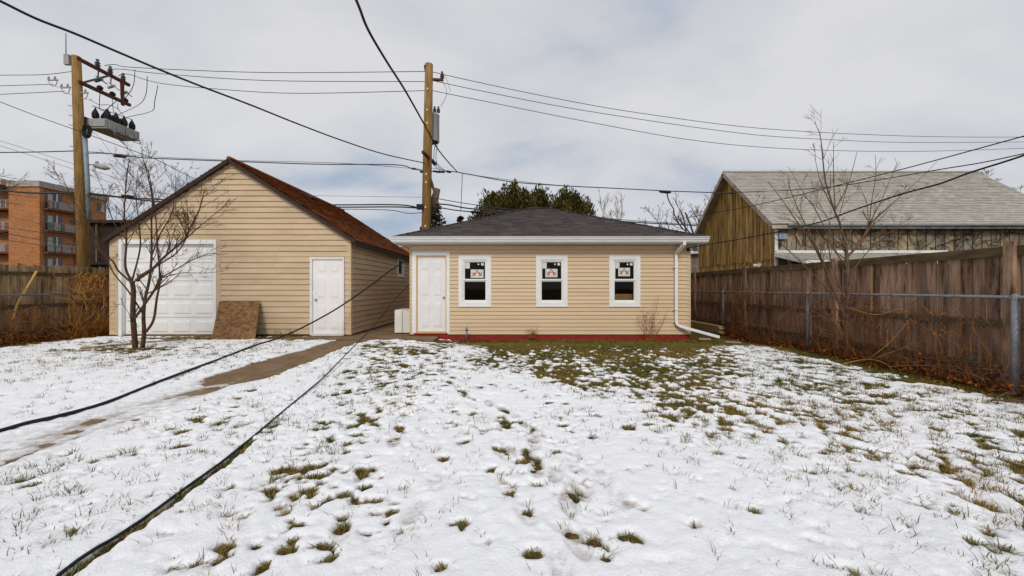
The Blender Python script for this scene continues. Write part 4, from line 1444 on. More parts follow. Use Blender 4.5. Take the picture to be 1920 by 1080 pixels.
q.bar((LX + 0.155, 9.03, 0.6), (LX + 0.15, 9.10, 0.95), 0.05, 0.02)
tag(q.build('lath', M['stick'], None, origin=(LX + 0.15, 9.05, 0.6)), 'pale yellow lath stuck slanting behind the chain link rail', 'lath')


def chain_link(name, X, y0, y1, posts, rail_z, label, big=None):
    t = thing(name, (X, (y0 + y1) / 2, 0), label, 'fence')
    MB().tube([(X, y0, rail_z), (X, y1, rail_z)], 0.021, sides=8).build('top_rail', M['galv'], t, smooth=True)
    for p_ in posts:
        rr_ = 0.030
        MB().tube([(X, p_, -0.1), (X, p_, rail_z + (0.03 if p_ == big else -0.01))], rr_ + (0.008 if p_ == big else 0), sides=10).build('post', M['galv'], t, smooth=True)
        MB().lathe((X, p_, rail_z - 0.03), [(rr_ + 0.012, 0), (rr_ + 0.012, 0.045), (0.012, 0.075)], 10).build('post_cap', M['galv'], t)
    sgn = -1 if X > 0 else 1
    wm = MB()
    pitch = 0.076
    H = rail_z - 0.04
    z_lo = 0.03
    n = int((y1 - y0 + H) / pitch)
    for fam in (1, -1):
        for i in range(n):
            a = y0 + i * pitch - (H if fam > 0 else 0)
            ya, za, yb, zb = (a, z_lo, a + H, z_lo + H - 0.02) if fam > 0 else (a, z_lo + H - 0.02, a + H, z_lo)
            if ya < y0:
                f_ = (y0 - ya) / (yb - ya); za += (zb - za) * f_; ya = y0
            if yb > y1:
                f_ = (y1 - ya) / (yb - ya); zb = za + (zb - za) * f_; yb = y1
            if yb - ya < 0.02:
                continue
            wm.tube([(X + sgn * 0.026 + fam * 0.002, ya, za), (X + sgn * 0.026 + fam * 0.002, yb, zb)], 0.0016, sides=3, cap=False)
    wm.build('wire_mesh', M['mesh'], t, kind='stuff')
    return t


chain_link('chain_link_fence', 6.30, 1.0, 14.3, [1.45, 4.70, 7.99, 11.2, 14.3], 1.235, 'long galvanised chain link fence in front of the dark cedar boards', big=4.70)
chain_link('chain_link_fence', -11.78, 2.0, 10.85, [2.0, 4.9, 7.8, 10.85], 1.185, 'galvanised chain link fence in front of the greyish tan boards')


# ------------------------------------------------------------------ branching plants
def grow(mb, p, d, L, r, lvl, rnd, par, var=0.0):
    """par: segs, wobble, up, kids, ang, ratio, rr, sides, minr"""
    segs = max(2, int(par['segs'] * (1 if lvl > 1 else 0.7)))
    pts = [Vector(p)]
    dirs = []
    d = Vector(d).normalized()
    for i in range(segs):
        d = (d + Vector((rnd.gauss(0, 1), rnd.gauss(0, 1), rnd.gauss(0, 1))) * par['wobble'] + Vector((0, 0, par['up']))).normalized()
        pts.append(pts[-1] + d * L / segs)
        dirs.append(d.copy())
    r1 = max(par['minr'], r * par['taper'])
    mb.tube(pts, r, r1, sides=(par['sides'] if lvl > 1 else 3), var=var if lvl > 1 else min(1, var + rnd.random() * 0.4), cap=False)
    if lvl <= 0:
        return
    nk = rnd.randint(*par['kids'])
    for k in range(nk):
        t = rnd.uniform(par.get('from', 0.3), 1.0)
        i = min(segs - 1, int(t * segs))
        fr_ = t * segs - i
        bp = pts[i].lerp(pts[i + 1], fr_)
        ax = dirs[i].orthogonal().normalized()
        ax.rotate(Matrix.Rotation(rnd.uniform(0, 2 * math.pi), 3, dirs[i]))
        nd = dirs[i].copy()
        nd.rotate(Matrix.Rotation(rnd.gauss(par['ang'], par['ang'] * 0.25), 3, ax))
        rr_ = max(par['minr'], (r + (r1 - r) * t) * par['rr'])
        grow(mb, bp, nd, L * par['ratio'] * rnd.uniform(0.6, 1.15) * (1.15 - 0.5 * t), rr_, lvl - 1, rnd, par, var)


TW = dict(segs=5, wobble=0.085, up=0.09, kids=(3, 5), ang=0.62, ratio=0.52, rr=0.6, taper=0.45, sides=4, minr=0.0021)


def limb(mb, twig_mb, pxs, Ys, r0, r1, rnd, par, kids, tl_, lvl, sides=7, tr=0.35):
    """a limb traced over the photograph at given depths, with twigs along it"""
    pts = spline([P(x, y, Y) for (x, y), Y in zip(pxs, Ys)], 4)
    mb.tube(pts, r0, r1, sides=sides, cap=True)
    n = len(pts)
    for k in range(kids):
        t = rnd.uniform(tr, 1.0)
        i = min(n - 2, int(t * (n - 1)))
        d = (pts[i + 1] - pts[i]).normalized()
        ax = d.orthogonal().normalized()
        ax.rotate(Matrix.Rotation(rnd.uniform(0, 2 * math.pi), 3, d))
        nd = d.copy(); nd.rotate(Matrix.Rotation(rnd.uniform(0.35, 0.95), 3, ax))
        rr_ = max(0.003, (r0 + (r1 - r0) * t) * 0.5)
        grow(twig_mb, pts[i], nd, tl_ * rnd.uniform(0.5, 1.2), rr_, lvl, rnd, par)


r = random.Random(51)
TY = 8.25
bt = thing('bare_tree', (P(255, 655, TY).x, TY, 0), 'small leafless multi-stemmed tree standing before the overhead door', 'tree')
tb, tw = MB(), MB()
limbs = [
    ([(254, 662), (252, 630), (249, 590), (250, 545), (247, 528)], [8.25, 8.25, 8.24, 8.22, 8.2], 0.085, 0.058, 3, 0.3, 1),
    ([(266, 660), (270, 625), (269, 595), (272, 560), (280, 525), (284, 480), (284, 420), (285, 370), (272, 310)], [8.3, 8.3, 8.32, 8.34, 8.36, 8.4, 8.4, 8.42, 8.5], 0.070, 0.010, 14, 0.75, 2),
    ([(274, 622), (288, 600), (294, 560), (300, 524), (296, 470), (291, 400), (280, 330), (268, 300)], [8.3, 8.3, 8.28, 8.25, 8.2, 8.15, 8.1, 8.1], 0.045, 0.008, 14, 0.75, 2),
    ([(250, 600), (268, 575), (292, 540), (299, 522)], [8.22, 8.1, 8.05, 8.1], 0.042, 0.030, 4, 0.5, 2),
    ([(247, 528), (235, 500), (237, 450), (233, 400), (238, 330), (243, 300)], [8.2, 8.2, 8.15, 8.15, 8.1, 8.0], 0.042, 0.007, 15, 0.75, 2),
    ([(247, 530), (222, 508), (212, 490), (190, 470), (178, 440), (140, 380), (112, 322)], [8.2, 8.15, 8.1, 8.0, 8.0, 7.9, 7.9], 0.034, 0.006, 12, 0.6, 2),
    ([(268, 588), (240, 545), (215, 515), (200, 485), (170, 430), (150, 370)], [8.3, 8.25, 8.2, 8.2, 8.2, 8.15], 0.028, 0.006, 10, 0.55, 2),
    ([(258, 524), (285, 505), (310, 480), (345, 450), (355, 430), (375, 390), (383, 355)], [8.2, 8.05, 7.9, 7.8, 7.75, 7.7, 7.6], 0.050, 0.008, 14, 0.7, 2),
    ([(258, 520), (290, 500), (330, 475), (352, 440), (352, 410), (350, 370)], [8.2, 8.2, 8.2, 8.2, 8.2, 8.2], 0.032, 0.006, 12, 0.6, 2),
    ([(299, 522), (330, 505), (360, 488), (395, 475), (412, 478)], [8.2, 8.1, 8.0, 7.95, 7.9], 0.024, 0.005, 9, 0.5, 1),
    ([(300, 522), (340, 512), (385, 512), (420, 508)], [8.2, 8.2, 8.15, 8.1], 0.018, 0.004, 7, 0.4, 1),
    ([(345, 450), (380, 420), (410, 395), (425, 382)], [7.8, 7.75, 7.7, 7.7], 0.018, 0.004, 7, 0.4, 1),
    ([(247, 528), (262, 470), (262, 430), (255, 370), (258, 320)], [8.2, 8.3, 8.35, 8.4, 8.4], 0.030, 0.006, 12, 0.6, 2),
    ([(284, 480), (300, 440), (322, 400), (328, 360), (330, 330)], [8.4, 8.4, 8.45, 8.5, 8.5], 0.026, 0.005, 10, 0.55, 2),
    ([(237, 450), (215, 420), (200, 380), (190, 345)], [8.15, 8.2, 8.2, 8.2], 0.020, 0.005, 9, 0.5, 2),
    ([(249, 610), (240, 585), (225, 570), (208, 590)], [8.25, 8.2, 8.2, 8.2], 0.010, 0.004, 3, 0.3, 1),
]
for pxs, Ys, a, b, kd, tl_, lv in limbs:
    limb(tb, tw, pxs, Ys, a * 0.62, b * 0.7, r, TW, int(kd * 1.7), tl_ * 0.82, lv)
for (px, py) in ((247, 528), (258, 524), (300, 523)):
    c_ = P(px, py, 8.2)
    tb.lathe(c_ - Vector((0, 0, 0.05)), [(0.015, 0.0), (0.038, 0.02), (0.040, 0.05), (0.015, 0.08)], 8)
tb.build('trunk', M['bark'], bt, smooth=True)
tw.build('crown', M['bark'], bt)

# shrubby tree growing through the chain link fence
SY = 6.95
st_ = thing('bare_tree', (P(1592, 676, SY).x, SY, 0), 'leafless reddish shrubby tree growing through the long chain link fence', 'tree')
tb, tw = MB(), MB()
TR = dict(segs=5, wobble=0.09, up=0.07, kids=(2, 4), ang=0.55, ratio=0.55, rr=0.6, taper=0.5, sides=4, minr=0.0025)
limbs = [
    ([(1592, 690), (1588, 620), (1590, 560), (1589, 500), (1586, 460)], [6.95, 6.95, 6.95, 6.95, 6.95], 0.066, 0.040, 7, 0.4, 1),
    ([(1586, 460), (1575, 420), (1563, 390), (1548, 340), (1543, 300), (1538, 255), (1528, 230)], [6.95, 6.95, 6.9, 6.9, 6.85, 6.8, 6.8], 0.036, 0.005, 5, 0.4, 1),
    ([(1566, 395), (1563, 330), (1563, 265)], [6.9, 6.9, 6.9], 0.018, 0.005, 2, 0.3, 1),
    ([(1565, 395), (1590, 345), (1607, 285)], [6.9, 6.9, 6.95], 0.018, 0.005, 2, 0.3, 1),
    ([(1562, 390), (1540, 345), (1527, 292)], [6.9, 6.85, 6.8], 0.016, 0.004, 2, 0.3, 1),
    ([(1572, 410), (1583, 370), (1590, 330)], [6.9, 7.0, 7.0], 0.012, 0.004, 2, 0.3, 1),
    ([(1590, 480), (1612, 455), (1630, 425), (1632, 415)], [6.95, 7.0, 7.05, 7.05], 0.040, 0.028, 4, 0.4, 1),
    ([(1630, 420), (1634, 380), (1642, 330), (1641, 290)], [7.05, 7.05, 7.05, 7.05], 0.016, 0.004, 2, 0.3, 1),
    ([(1631, 418), (1655, 370), (1683, 303)], [7.05, 7.1, 7.15], 0.014, 0.004, 2, 0.3, 1),
    ([(1632, 418), (1680, 375), (1720, 340), (1757, 303)], [7.05, 7.15, 7.25, 7.3], 0.015, 0.004, 2, 0.3, 1),
    ([(1633, 420), (1660, 395), (1690, 370)], [7.05, 7.1, 7.1], 0.011, 0.004, 2, 0.3, 1),
    ([(1628, 425), (1625, 380), (1609, 345)], [7.05, 7.0, 7.0], 0.012, 0.004, 2, 0.3, 1),
    ([(1587, 600), (1568, 555), (1545, 500), (1520, 450), (1497, 420), (1470, 380), (1440, 340)], [6.95, 6.9, 6.9, 6.85, 6.8, 6.8, 6.75], 0.040, 0.005, 6, 0.5, 1),
    ([(1575, 570), (1540, 530), (1500, 490), (1463, 455), (1430, 425), (1413, 380)], [6.9, 6.85, 6.8, 6.7, 6.65, 6.6], 0.022, 0.004, 5, 0.4, 1),
    ([(1560, 540), (1545, 495), (1520, 440), (1500, 400), (1480, 350), (1478, 330)], [6.9, 6.85, 6.8, 6.8, 6.8, 6.8], 0.026, 0.005, 5, 0.4, 1),
    ([(1586, 560), (1560, 500), (1550, 440), (1530, 395), (1512, 370), (1490, 335)], [6.95, 7.0, 7.0, 7.05, 7.05, 7.1], 0.024, 0.005, 5, 0.4, 1),
    ([(1585, 640), (1545, 580), (1490, 535), (1440, 500), (1400, 470)], [6.95, 6.9, 6.8, 6.75, 6.7], 0.020, 0.004, 8, 0.45, 1),
    ([(1590, 520), (1620, 480), (1650, 450), (1700, 410)], [6.95, 6.9, 6.85, 6.85], 0.018, 0.004, 6, 0.4, 1),
    ([(1590, 600), (1640, 560), (1690, 520), (1720, 470)], [6.95, 6.85, 6.8, 6.8], 0.018, 0.004, 6, 0.45, 1),
    ([(1588, 500), (1556, 455), (1553, 410), (1510, 370)], [6.95, 7.0, 7.0, 7.0], 0.020, 0.004, 5, 0.4, 1),
    ([(1590, 650), (1560, 610), (1520, 580), (1480, 575)], [6.9, 6.8, 6.7, 6.7], 0.014, 0.004, 8, 0.4, 1),
    ([(1594, 640), (1630, 590), (1660, 580), (1702, 590), (1720, 640)], [6.9, 6.6, 6.4, 6.2, 6.0], 0.018, 0.005, 7, 0.5, 1),
]
for pxs, Ys, a, b, kd, tl_, lv in limbs:
    limb(tb, tw, pxs, Ys, a * 0.58, b * 0.7, r, TR, int(kd * 2.0), tl_, lv, tr=0.2)
tb.build('trunk', M['bark_red'], st_, smooth=True)
tw.build('crown', M['bark_red'], st_)


def vine(label, spots, X, n, spread, seed, material, jitter=0.05, leaves=0, hmax=1.5, base_z=0.0, zr=None):
    """tangle of dry stems climbing a fence lying along Y at X"""
    rnd = random.Random(seed)
    y0 = sum(s[0] for s in spots) / len(spots)
    t = thing('dead_vine', (X, y0, 0), label, 'vine')
    mb, lf = MB(), MB()
    for i in range(n):
        sy, sz = rnd.choice(spots)
        p = Vector((X + rnd.uniform(-jitter, jitter), sy + rnd.gauss(0, spread * 0.35), base_z + (rnd.uniform(0, sz) if rnd.random() < 0.55 else 0.0)))
        d = Vector((0, rnd.gauss(0, 0.6), rnd.uniform(0.3, 1))).normalized()
        L = rnd.uniform(0.3, 1.2) * spread ** 0.3
        segs = 7
        pts = [p.copy()]
        for k in range(segs):
            d = (d + Vector((rnd.gauss(0, 0.12), rnd.gauss(0, 0.35), rnd.gauss(0, 0.3)))).normalized()
            q_ = pts[-1] + d * L / segs
            q_.x = X + max(-jitter * 1.6, min(jitter * 1.6, q_.x - X))
            q_.z = max(0.01, min(hmax + rnd.uniform(-0.1, 0.1), q_.z))
            pts.append(q_)
        rr_ = rnd.choice((0.003, 0.0045, 0.006, 0.009)) * min(1.0, y0 / 10.5)
        mb.tube(pts, rr_, rr_ * 0.5, sides=3, var=rnd.random() ** 2, cap=False)
        for k in range(leaves):
            c = rnd.choice(pts)
            s = rnd.uniform(0.01, 0.028)
            a1 = Vector((rnd.gauss(0, 1), rnd.gauss(0, 1), rnd.gauss(0, 1))).normalized()
            a2 = a1.orthogonal().normalized()
            lf.add([c, c + a1 * s + a2 * s * 0.5, c + a1 * s * 2, c + a1 * s - a2 * s * 0.5], [(0, 1, 2, 3)], rnd.random())
    mb.build('stems', M[material], t)
    if lf.v:
        lf.build('leaves', M['leaf_dead'], t)
    return t


vine('orange brown dead vine tangle behind the garage downspout corner', [(12.2, 1.3), (11.6, 1.3), (12.9, 1.4)], 6.36, 150, 1.4, 61, 'vine', leaves=2, hmax=1.55)
vine('bright orange dead vine clump on the chain link beside the far post', [(10.3, 1.2), (10.0, 1.1), (10.5, 1.1)], 6.24, 130, 0.45, 62, 'vine', leaves=3, hmax=1.25)
vine('fine brown dead vine web over the middle chain link span', [(8.6, 1.2), (9.2, 1.1), (8.2, 1.3), (9.7, 1.2)], 6.25, 150, 1.3, 63, 'vine', leaves=1, hmax=1.35)
vine('rust coloured thicket around the foot of the shrubby tree', [(7.1, 0.8), (6.8, 0.9), (7.4, 0.8), (6.4, 0.7)], 6.22, 230, 0.5, 64, 'vine', jitter=0.12, leaves=2, hmax=1.2)
vine('dry brown stems along the nearest chain link span', [(5.6, 0.9), (5.0, 0.7), (6.0, 0.8), (5.3, 1.1)], 6.22, 150, 1.0, 65, 'vine', jitter=0.1, leaves=1, hmax=1.0)
vine('golden orange dead vine on the greyish tan fence', [(10.5, 1.7), (10.2, 1.6), (10.75, 1.6)], -11.66, 380, 0.5, 66, 'vine_gold', jitter=0.12, leaves=1, hmax=1.72)
vine('low brown bramble below the greyish tan fence', [(9.2, 0.7), (9.8, 0.7), (8.9, 0.6)], -11.72, 150, 1.0, 67, 'vine', jitter=0.12, leaves=2, hmax=0.85)


# arching canes in front of the fence
def cane(pxs, Ys, r0, r1, label):
    pts = spline([P(x, y, Y) for (x, y), Y in zip(pxs, Ys)], 6)
    tag(MB().tube(pts, r0, r1, sides=5).build('dry_cane', M['vine_tan'], None, smooth=True, origin=(pts[0].x, pts[0].y, max(0, pts[0].z))), label, 'cane', 'dry canes bowed over along the fence')


cane([(1562, 688), (1600, 678), (1632, 674), (1660, 682), (1676, 697)], [6.55, 6.5, 6.35, 6.15, 6.0], 0.016, 0.010, 'thick tan cane arching low at the foot of the shrubby tree')
cane([(1665, 688), (1720, 685), (1800, 688), (1870, 694), (1925, 699)], [6.1, 5.75, 5.3, 4.9, 4.6], 0.009, 0.005, 'long tan cane running level past the stout fence post')
cane([(1755, 689), (1810, 700), (1860, 714), (1908, 727)], [5.55, 5.2, 4.95, 4.75], 0.008, 0.005, 'tan cane slanting down to the foot of the stout fence post')
cane([(1680, 680), (1760, 676), (1830, 679), (1900, 689)], [6.05, 5.6, 5.2, 4.8], 0.005, 0.003, 'thin tan cane above the level cane at the fence')
cane([(1702, 600), (1708, 640), (1722, 685), (1715, 704)], [5.95, 5.9, 5.85, 5.8], 0.008, 0.005, 'short tan cane hanging down from the twig knot')
cane([(1700, 596), (1690, 580), (1640, 590), (1585, 575)], [5.95, 5.95, 6.2, 6.5], 0.012, 0.006, 'curved grey tan cane hooking over into the twig knot')
cane([(1706, 598), (1750, 622), (1800, 650), (1850, 660), (1885, 655)], [5.95, 5.7, 5.45, 5.2, 5.0], 0.007, 0.004, 'tan cane sagging from the twig knot towards the cedar post')
cane([(1705, 600), (1670, 640), (1640, 665), (1630, 672)], [5.95, 6.05, 6.15, 6.2], 0.007, 0.004, 'tan cane leaning from the twig knot to the ground')
cane([(1640, 672), (1700, 650), (1760, 630), (1818, 608)], [6.2, 5.9, 5.7, 5.5], 0.006, 0.004, 'tan cane rising across the chain link mesh')

# fallen twig at the edge of the lawn
tb = MB()
g_ = [gpt(1858, 760), gpt(1885, 745), gpt(1910, 730), gpt(1930, 725)]
tb.tube([Vector((a, b, 0.05)) for a, b in g_], 0.012, 0.006, sides=5)
rt = random.Random(77)
for a, b in g_:
    for k in range(3):
        grow(tb, (a, b, 0.055), (rt.gauss(0.4, 1), rt.gauss(0, 1), 0.15), 0.35, 0.006, 1, rt, dict(TR, up=-0.02))
tag(tb.build('fallen_twig', M['bark_red'], None, origin=(g_[1][0], g_[1][1], 0.03)), 'dark forked twig fallen on the snow beside the fence', 'twig')

# dried weed before the hip garage
wd_ = thing('dried_weed', (P(1222, 630, 10.1).x, 10.1, 0), 'dry brown weed standing against the siding near the downspout', 'weed')
rw = random.Random(81)
mb, lf = MB(), MB()
for (tx, ty) in ((1229, 560), (1236, 552), (1254, 577), (1195, 602), (1205, 585), (1212, 583), (1250, 590), (1225, 590), (1218, 600), (1240, 600), (1192, 590)):
    a = P(1222 + rw.uniform(-14, 12), 640, 10.12); b = P(tx, ty, 10.14 + rw.uniform(-0.06, 0.06))
    m_ = a.lerp(b, 0.5) + Vector((rw.gauss(0, 0.03), rw.gauss(0, 0.02), 0))
    pts = spline([a, m_, b], 4)
    mb.tube(pts, 0.006, 0.0025, sides=4)
    for k in range(3):
        grow(mb, pts[rw.randint(3, 7)], (rw.gauss(0, 1), rw.gauss(0, 0.3), rw.uniform(0.2, 1)), 0.14, 0.003, 0, rw, TR)
for k in range(150):
    c = P(rw.gauss(1217, 9), rw.gauss(603, 13), 10.12 + rw.uniform(-0.1, 0.08))
    s = rw.uniform(0.010, 0.026)
    a1 = Vector((rw.gauss(0, 1), rw.gauss(0, 0.6), rw.gauss(0, 1))).normalized(); a2 = a1.orthogonal().normalized()
    lf.add([c, c + a1 * s + a2 * s * 0.6, c + a1 * s * 2, c + a1 * s - a2 * s * 0.6], [(0, 1, 2, 3)], rw.random())
mb.build('stems', M['vine'], wd_)
lf.build('leaves', M['leaf_dead'], wd_)
for (px, lb) in ((998, 'small dry weed at the red foundation left of the middle window'), (537, 'low green weed at the wall beside the man door')):
    mb = MB()
    Yw = 10.15
    for k in range(26):
        a = P(px + rw.uniform(-6, 6) * (3 if px < 600 else 1), 636, Yw)
        a.z = 0.0
        grow(mb, a, (rw.gauss(0, 0.6), rw.gauss(0, 0.2), 1), rw.uniform(0.10, 0.26), 0.005, 1, rw, TR)
    tag(mb.build('weed', M['vine' if px > 600 else 'grass'], None, origin=(P(px, 636, Yw).x, Yw, 0)), lb, 'weed')


# ------------------------------------------------------------------ barn
BX0, BX1, BY0, BY1 = 11.95, 25.0, 17.0, 24.0
BEZ, BRZ = 4.42, 7.55
barn = thing('barn', ((BX0 + BX1) / 2, (BY0 + BY1) / 2, 0), 'old barn with yellowed vertical boards and pale grey steep shingle roof', 'barn')
bmid = (BY0 + BY1) / 2
bs = (BRZ - BEZ) / (bmid - BY0)
r = random.Random(91)
# gable boards, upper course and a lower skirt course
y = BY0
k = 0
while y < BY1 - 0.02:
    w = min(r.uniform(0.22, 0.32), BY1 - y)
    za = BEZ + bs * (bmid - abs(y - bmid) - BY0) - 0.03
    zb = BEZ + bs * (bmid - abs(y + w - bmid) - BY0) - 0.03
    zl = 2.62 + 0.03 * (k % 3) + r.uniform(-0.03, 0.03)
    px_ = r.uniform(0.0, 0.016)
    q = MB()
    x0 = BX0 - 0.03 - px_
    g = 0.016
    def brd(z0a, ta, tb_, xx):
        q.add([(xx, y + g, z0a), (xx, y + w - g, z0a), (xx, y + w - g, tb_), (xx, y + g, ta), (BX0, y + g, z0a), (BX0, y + w - g, z0a), (BX0, y + w - g, tb_), (BX0, y + g, ta)],
              [(3, 2, 1, 0), (4, 5, 6, 7), (0, 1, 5, 4), (1, 2, 6, 5), (2, 3, 7, 6), (3, 0, 4, 7)])
    brd(zl, za, zb, x0 - 0.02)
    q.build('gable_board', M['barn_board'], barn)
    q = MB()
    brd(0.0, zl + 0.06, zl + 0.06, x0 + 0.012)
    q.build('skirt_board', M['barn_board'], barn)
    y += w
    k += 1
q = MB(); q.add([(BX0 + 0.02, BY0 + 0.02, 0), (BX0 + 0.02, BY1, 0), (BX0 + 0.02, BY1, BEZ), (BX0 + 0.02, bmid, BRZ - 0.05), (BX0 + 0.02, BY0 + 0.02, BEZ)], [(4, 3, 2, 1, 0)])
q.build('sheathing', M['dark'], barn)
BX(BX0 + 0.03, BX1, BY0 + 0.03, BY0 + 0.06, 0, BEZ).build('sheathing', M['dark'], barn)
BX(BX0 + 0.03, BX1, BY1 - 0.06, BY1, 0, BEZ).build('back_wall', M['barn_board'], barn)
BX(BX1 - 0.06, BX1, BY0 + 0.06, BY1 - 0.06, 0, BEZ).build('right_wall', M['barn_panel'], barn)
x = BX0 + 0.10
while x < BX1:
    w = 0.42
    BX(x, min(x + w - 0.045, BX1), BY0 - 0.0 + r.uniform(-0.008, 0.0), BY0 + 0.03, 0.0, BEZ - 0.02).build('panel', M['barn_panel'], barn)
    x += w
BX(BX0 - 0.075, BX0 + 0.07, BY0 - 0.035, BY0 - 0.010, 0, BEZ - 0.05).build('corner_board', M['white_dirty'], barn)
# roof
bc = 1 / math.sqrt(1 + bs * bs)
OVR, EAV = 0.42, 0.35
q = MB()
for s in (-1, 1):
    nrm = Vector((0, s * bs * bc, bc))
    ye = bmid + s * (bmid - BY0 + EAV)
    ze = BRZ + 0.10 - bs * (bmid - BY0 + EAV)
    pts = [Vector((BX0 - OVR, ye, ze)), Vector((BX1 + OVR, ye, ze)), Vector((BX1 + OVR, bmid, BRZ + 0.10)), Vector((BX0 - OVR, bmid, BRZ + 0.10))]
    if s > 0:
        pts = pts[::-1]
    slab_poly(q, pts, nrm, 0.07)
q.build('roof', M['soffit'], barn)
sh = MB()
S = (bmid - BY0 + EAV) / bc
nrm = Vector((0, -bs * bc, bc))
shingle_slope(sh, Vector((BX0 - OVR - 0.02, BY0 - EAV - 0.02, BRZ + 0.10 - bs * (bmid - BY0 + EAV + 0.02))) + nrm * 0.005, (1, 0, 0), (0, bc, bs * bc), nrm, S + 0.02,
              lambda t: (0, BX1 - BX0 + 2 * OVR + 0.04), e=0.16, tab=0.36, t=0.026, rnd=random.Random(92))
nrm = Vector((0, bs * bc, bc))
shingle_slope(sh, Vector((BX1 + OVR, BY1 + EAV, BRZ + 0.10 - bs * (bmid - BY0 + EAV))) + nrm * 0.005, (-1, 0, 0), (0, -bc, bs * bc), nrm, S,
              lambda t: (0, BX1 - BX0 + 2 * OVR), e=0.16, tab=0.36, t=0.026, rnd=random.Random(93))
sh.build('shingle', M['shingle_grey'], barn, kind='stuff')
MB().tube([(BX0 - OVR, bmid, BRZ + 0.11), (BX1 + OVR, bmid, BRZ + 0.11)], 0.09, sides=6).build('ridge_cap', M['shingle_grey'], barn)
for s in (-1, 1):
    a = Vector((BX0 - OVR - 0.02, bmid, BRZ + 0.02)); b = Vector((BX0 - OVR - 0.02, bmid + s * (bmid - BY0 + EAV), BRZ + 0.02 - bs * (bmid - BY0 + EAV)))
    MB().bar(a, b, 0.035, 0.20).build('bargeboard', M['barge'], barn)
yg = BY0 - EAV
zg = BRZ + 0.10 - bs * (bmid - BY0 + EAV)
BX(BX0 - OVR, BX1 + OVR, yg - 0.02, yg + 0.015, zg - 0.22, zg - 0.06).build('fascia', M['barge'], barn)
q = MB()
q.tube([(BX0 + 0.25, yg - 0.09, zg - 0.06), (BX1 + OVR, yg - 0.09, zg - 0.06)], 0.075, sides=8)
q.build('gutter', M['gutter_grey'], barn, smooth=True)
# meter box, conduit, dangling strap, floodlight
BX(BX0 + 0.05, BX0 + 0.42, BY0 - 0.14, BY0 - 0.012, 3.55, 3.80).build('meter_box', M['gutter_grey'], barn)
MB().tube([(BX0 + 0.17, BY0 - 0.05, 3.80), (BX0 + 0.17, BY0 - 0.05, 4.25)], 0.03, sides=8).build('conduit', M['galv'], barn)
MB().tube([(BX0 + 0.17, BY0 - 0.06, 3.55), (BX0 + 0.15, BY0 - 0.06, 3.2)], 0.05, sides=8).build('conduit', M['fascia_dark'], barn)
MB().tube(spline([P(1495, 432, 16.9), P(1494, 442, 16.9), P(1500, 450, 16.88), P(1502, 458, 16.9)], 4), 0.03, 0.02, sides=6).build('loose_strap', M['raw_jamb'], barn)
fl_ = MB()
fc = Vector((BX0 - 0.12, 17.0 + 1.02, 2.47))
fl_.lathe(fc + Vector((0.12, 0, 0)), [(0.07, 0), (0.07, 0.05), (0.03, 0.06)], 10, (-1, 0, 0))
for s in (-1, 1):
    fl_.lathe(fc + Vector((0, s * 0.05, 0)), [(0.03, 0), (0.045, 0.04), (0.085, 0.14), (0.08, 0.16)], 10, (-0.6, s * 0.7, -0.25))
fl_.build('floodlight', M['plastic_white'], barn)
# lean-to porch on the front wall
lt = thing('lean_to', (18.2, 16.2, 0), 'low lean-to with white edged grey roof against the barn wall', 'lean-to')
LX0, LX1 = BX0 - 0.05, 19.6
q = MB()
slab_poly(q, [Vector((LX0, 15.2, 2.50)), Vector((LX1, 15.2, 2.50)), Vector((LX1, 16.98, 2.92)), Vector((LX0, 16.98, 2.92))], Vector((0, -0.23, 0.97)), 0.05)
q.build('roof', M['shingle_grey'], lt)
sh = MB()
nl = Vector((0, -0.42, 1.78)).normalized()
shingle_slope(sh, Vector((LX0, 15.2, 2.505)) + nl * 0.004, (1, 0, 0), Vector((0, 1.78, 0.42)).normalized(), nl, 1.80, lambda t: (0, LX1 - LX0), e=0.15, tab=0.34, rnd=random.Random(94))
sh.build('shingle', M['shingle_grey'], lt, kind='stuff')
BX(LX0, LX1, 16.88, 16.985, 2.93, 3.04).build('flashing', M['white'], lt)
MB().bar((LX0 - 0.02, 15.18, 2.42), (LX0 - 0.02, 16.98, 2.86), 0.03, 0.17).build('rake_board', M['white'], lt)
BX(LX0 - 0.04, LX1, 15.14, 15.18, 2.33, 2.47).build('fascia', M['white'], lt)
BX(LX0 + 0.1, LX1 - 0.1, 15.3, 15.36, 0.0, 2.46).build('wall', M['barn_board'], lt)
# leafless creeper on the barn front
rv = random.Random(95)
cr = thing('wall_creeper', (17, BY0 - 0.02, 0), 'leafless dark creeper spread over the grey barn panels under the gutter', 'vine')
mb = MB()
for i in range(150):
    p = Vector((rv.uniform(13.2, 22.5), BY0 - 0.03, rv.uniform(2.9, 4.2)))
    d = Vector((rv.gauss(0, 1), 0, rv.uniform(-0.2, 1))).normalized()
    pts = [p]
    for k in range(6):
        d = (d + Vector((rv.gauss(0, 0.4), 0, rv.gauss(0, 0.35)))).normalized()
        n_ = pts[-1] + d * rv.uniform(0.08, 0.22)
        n_.z = min(n_.z, 4.34); n_.y = BY0 - 0.03 - rv.random() * 0.03
        pts.append(n_)
    mb.tube(pts, 0.014, 0.007, sides=3, cap=False)
mb.build('stems', M['bark'], cr)


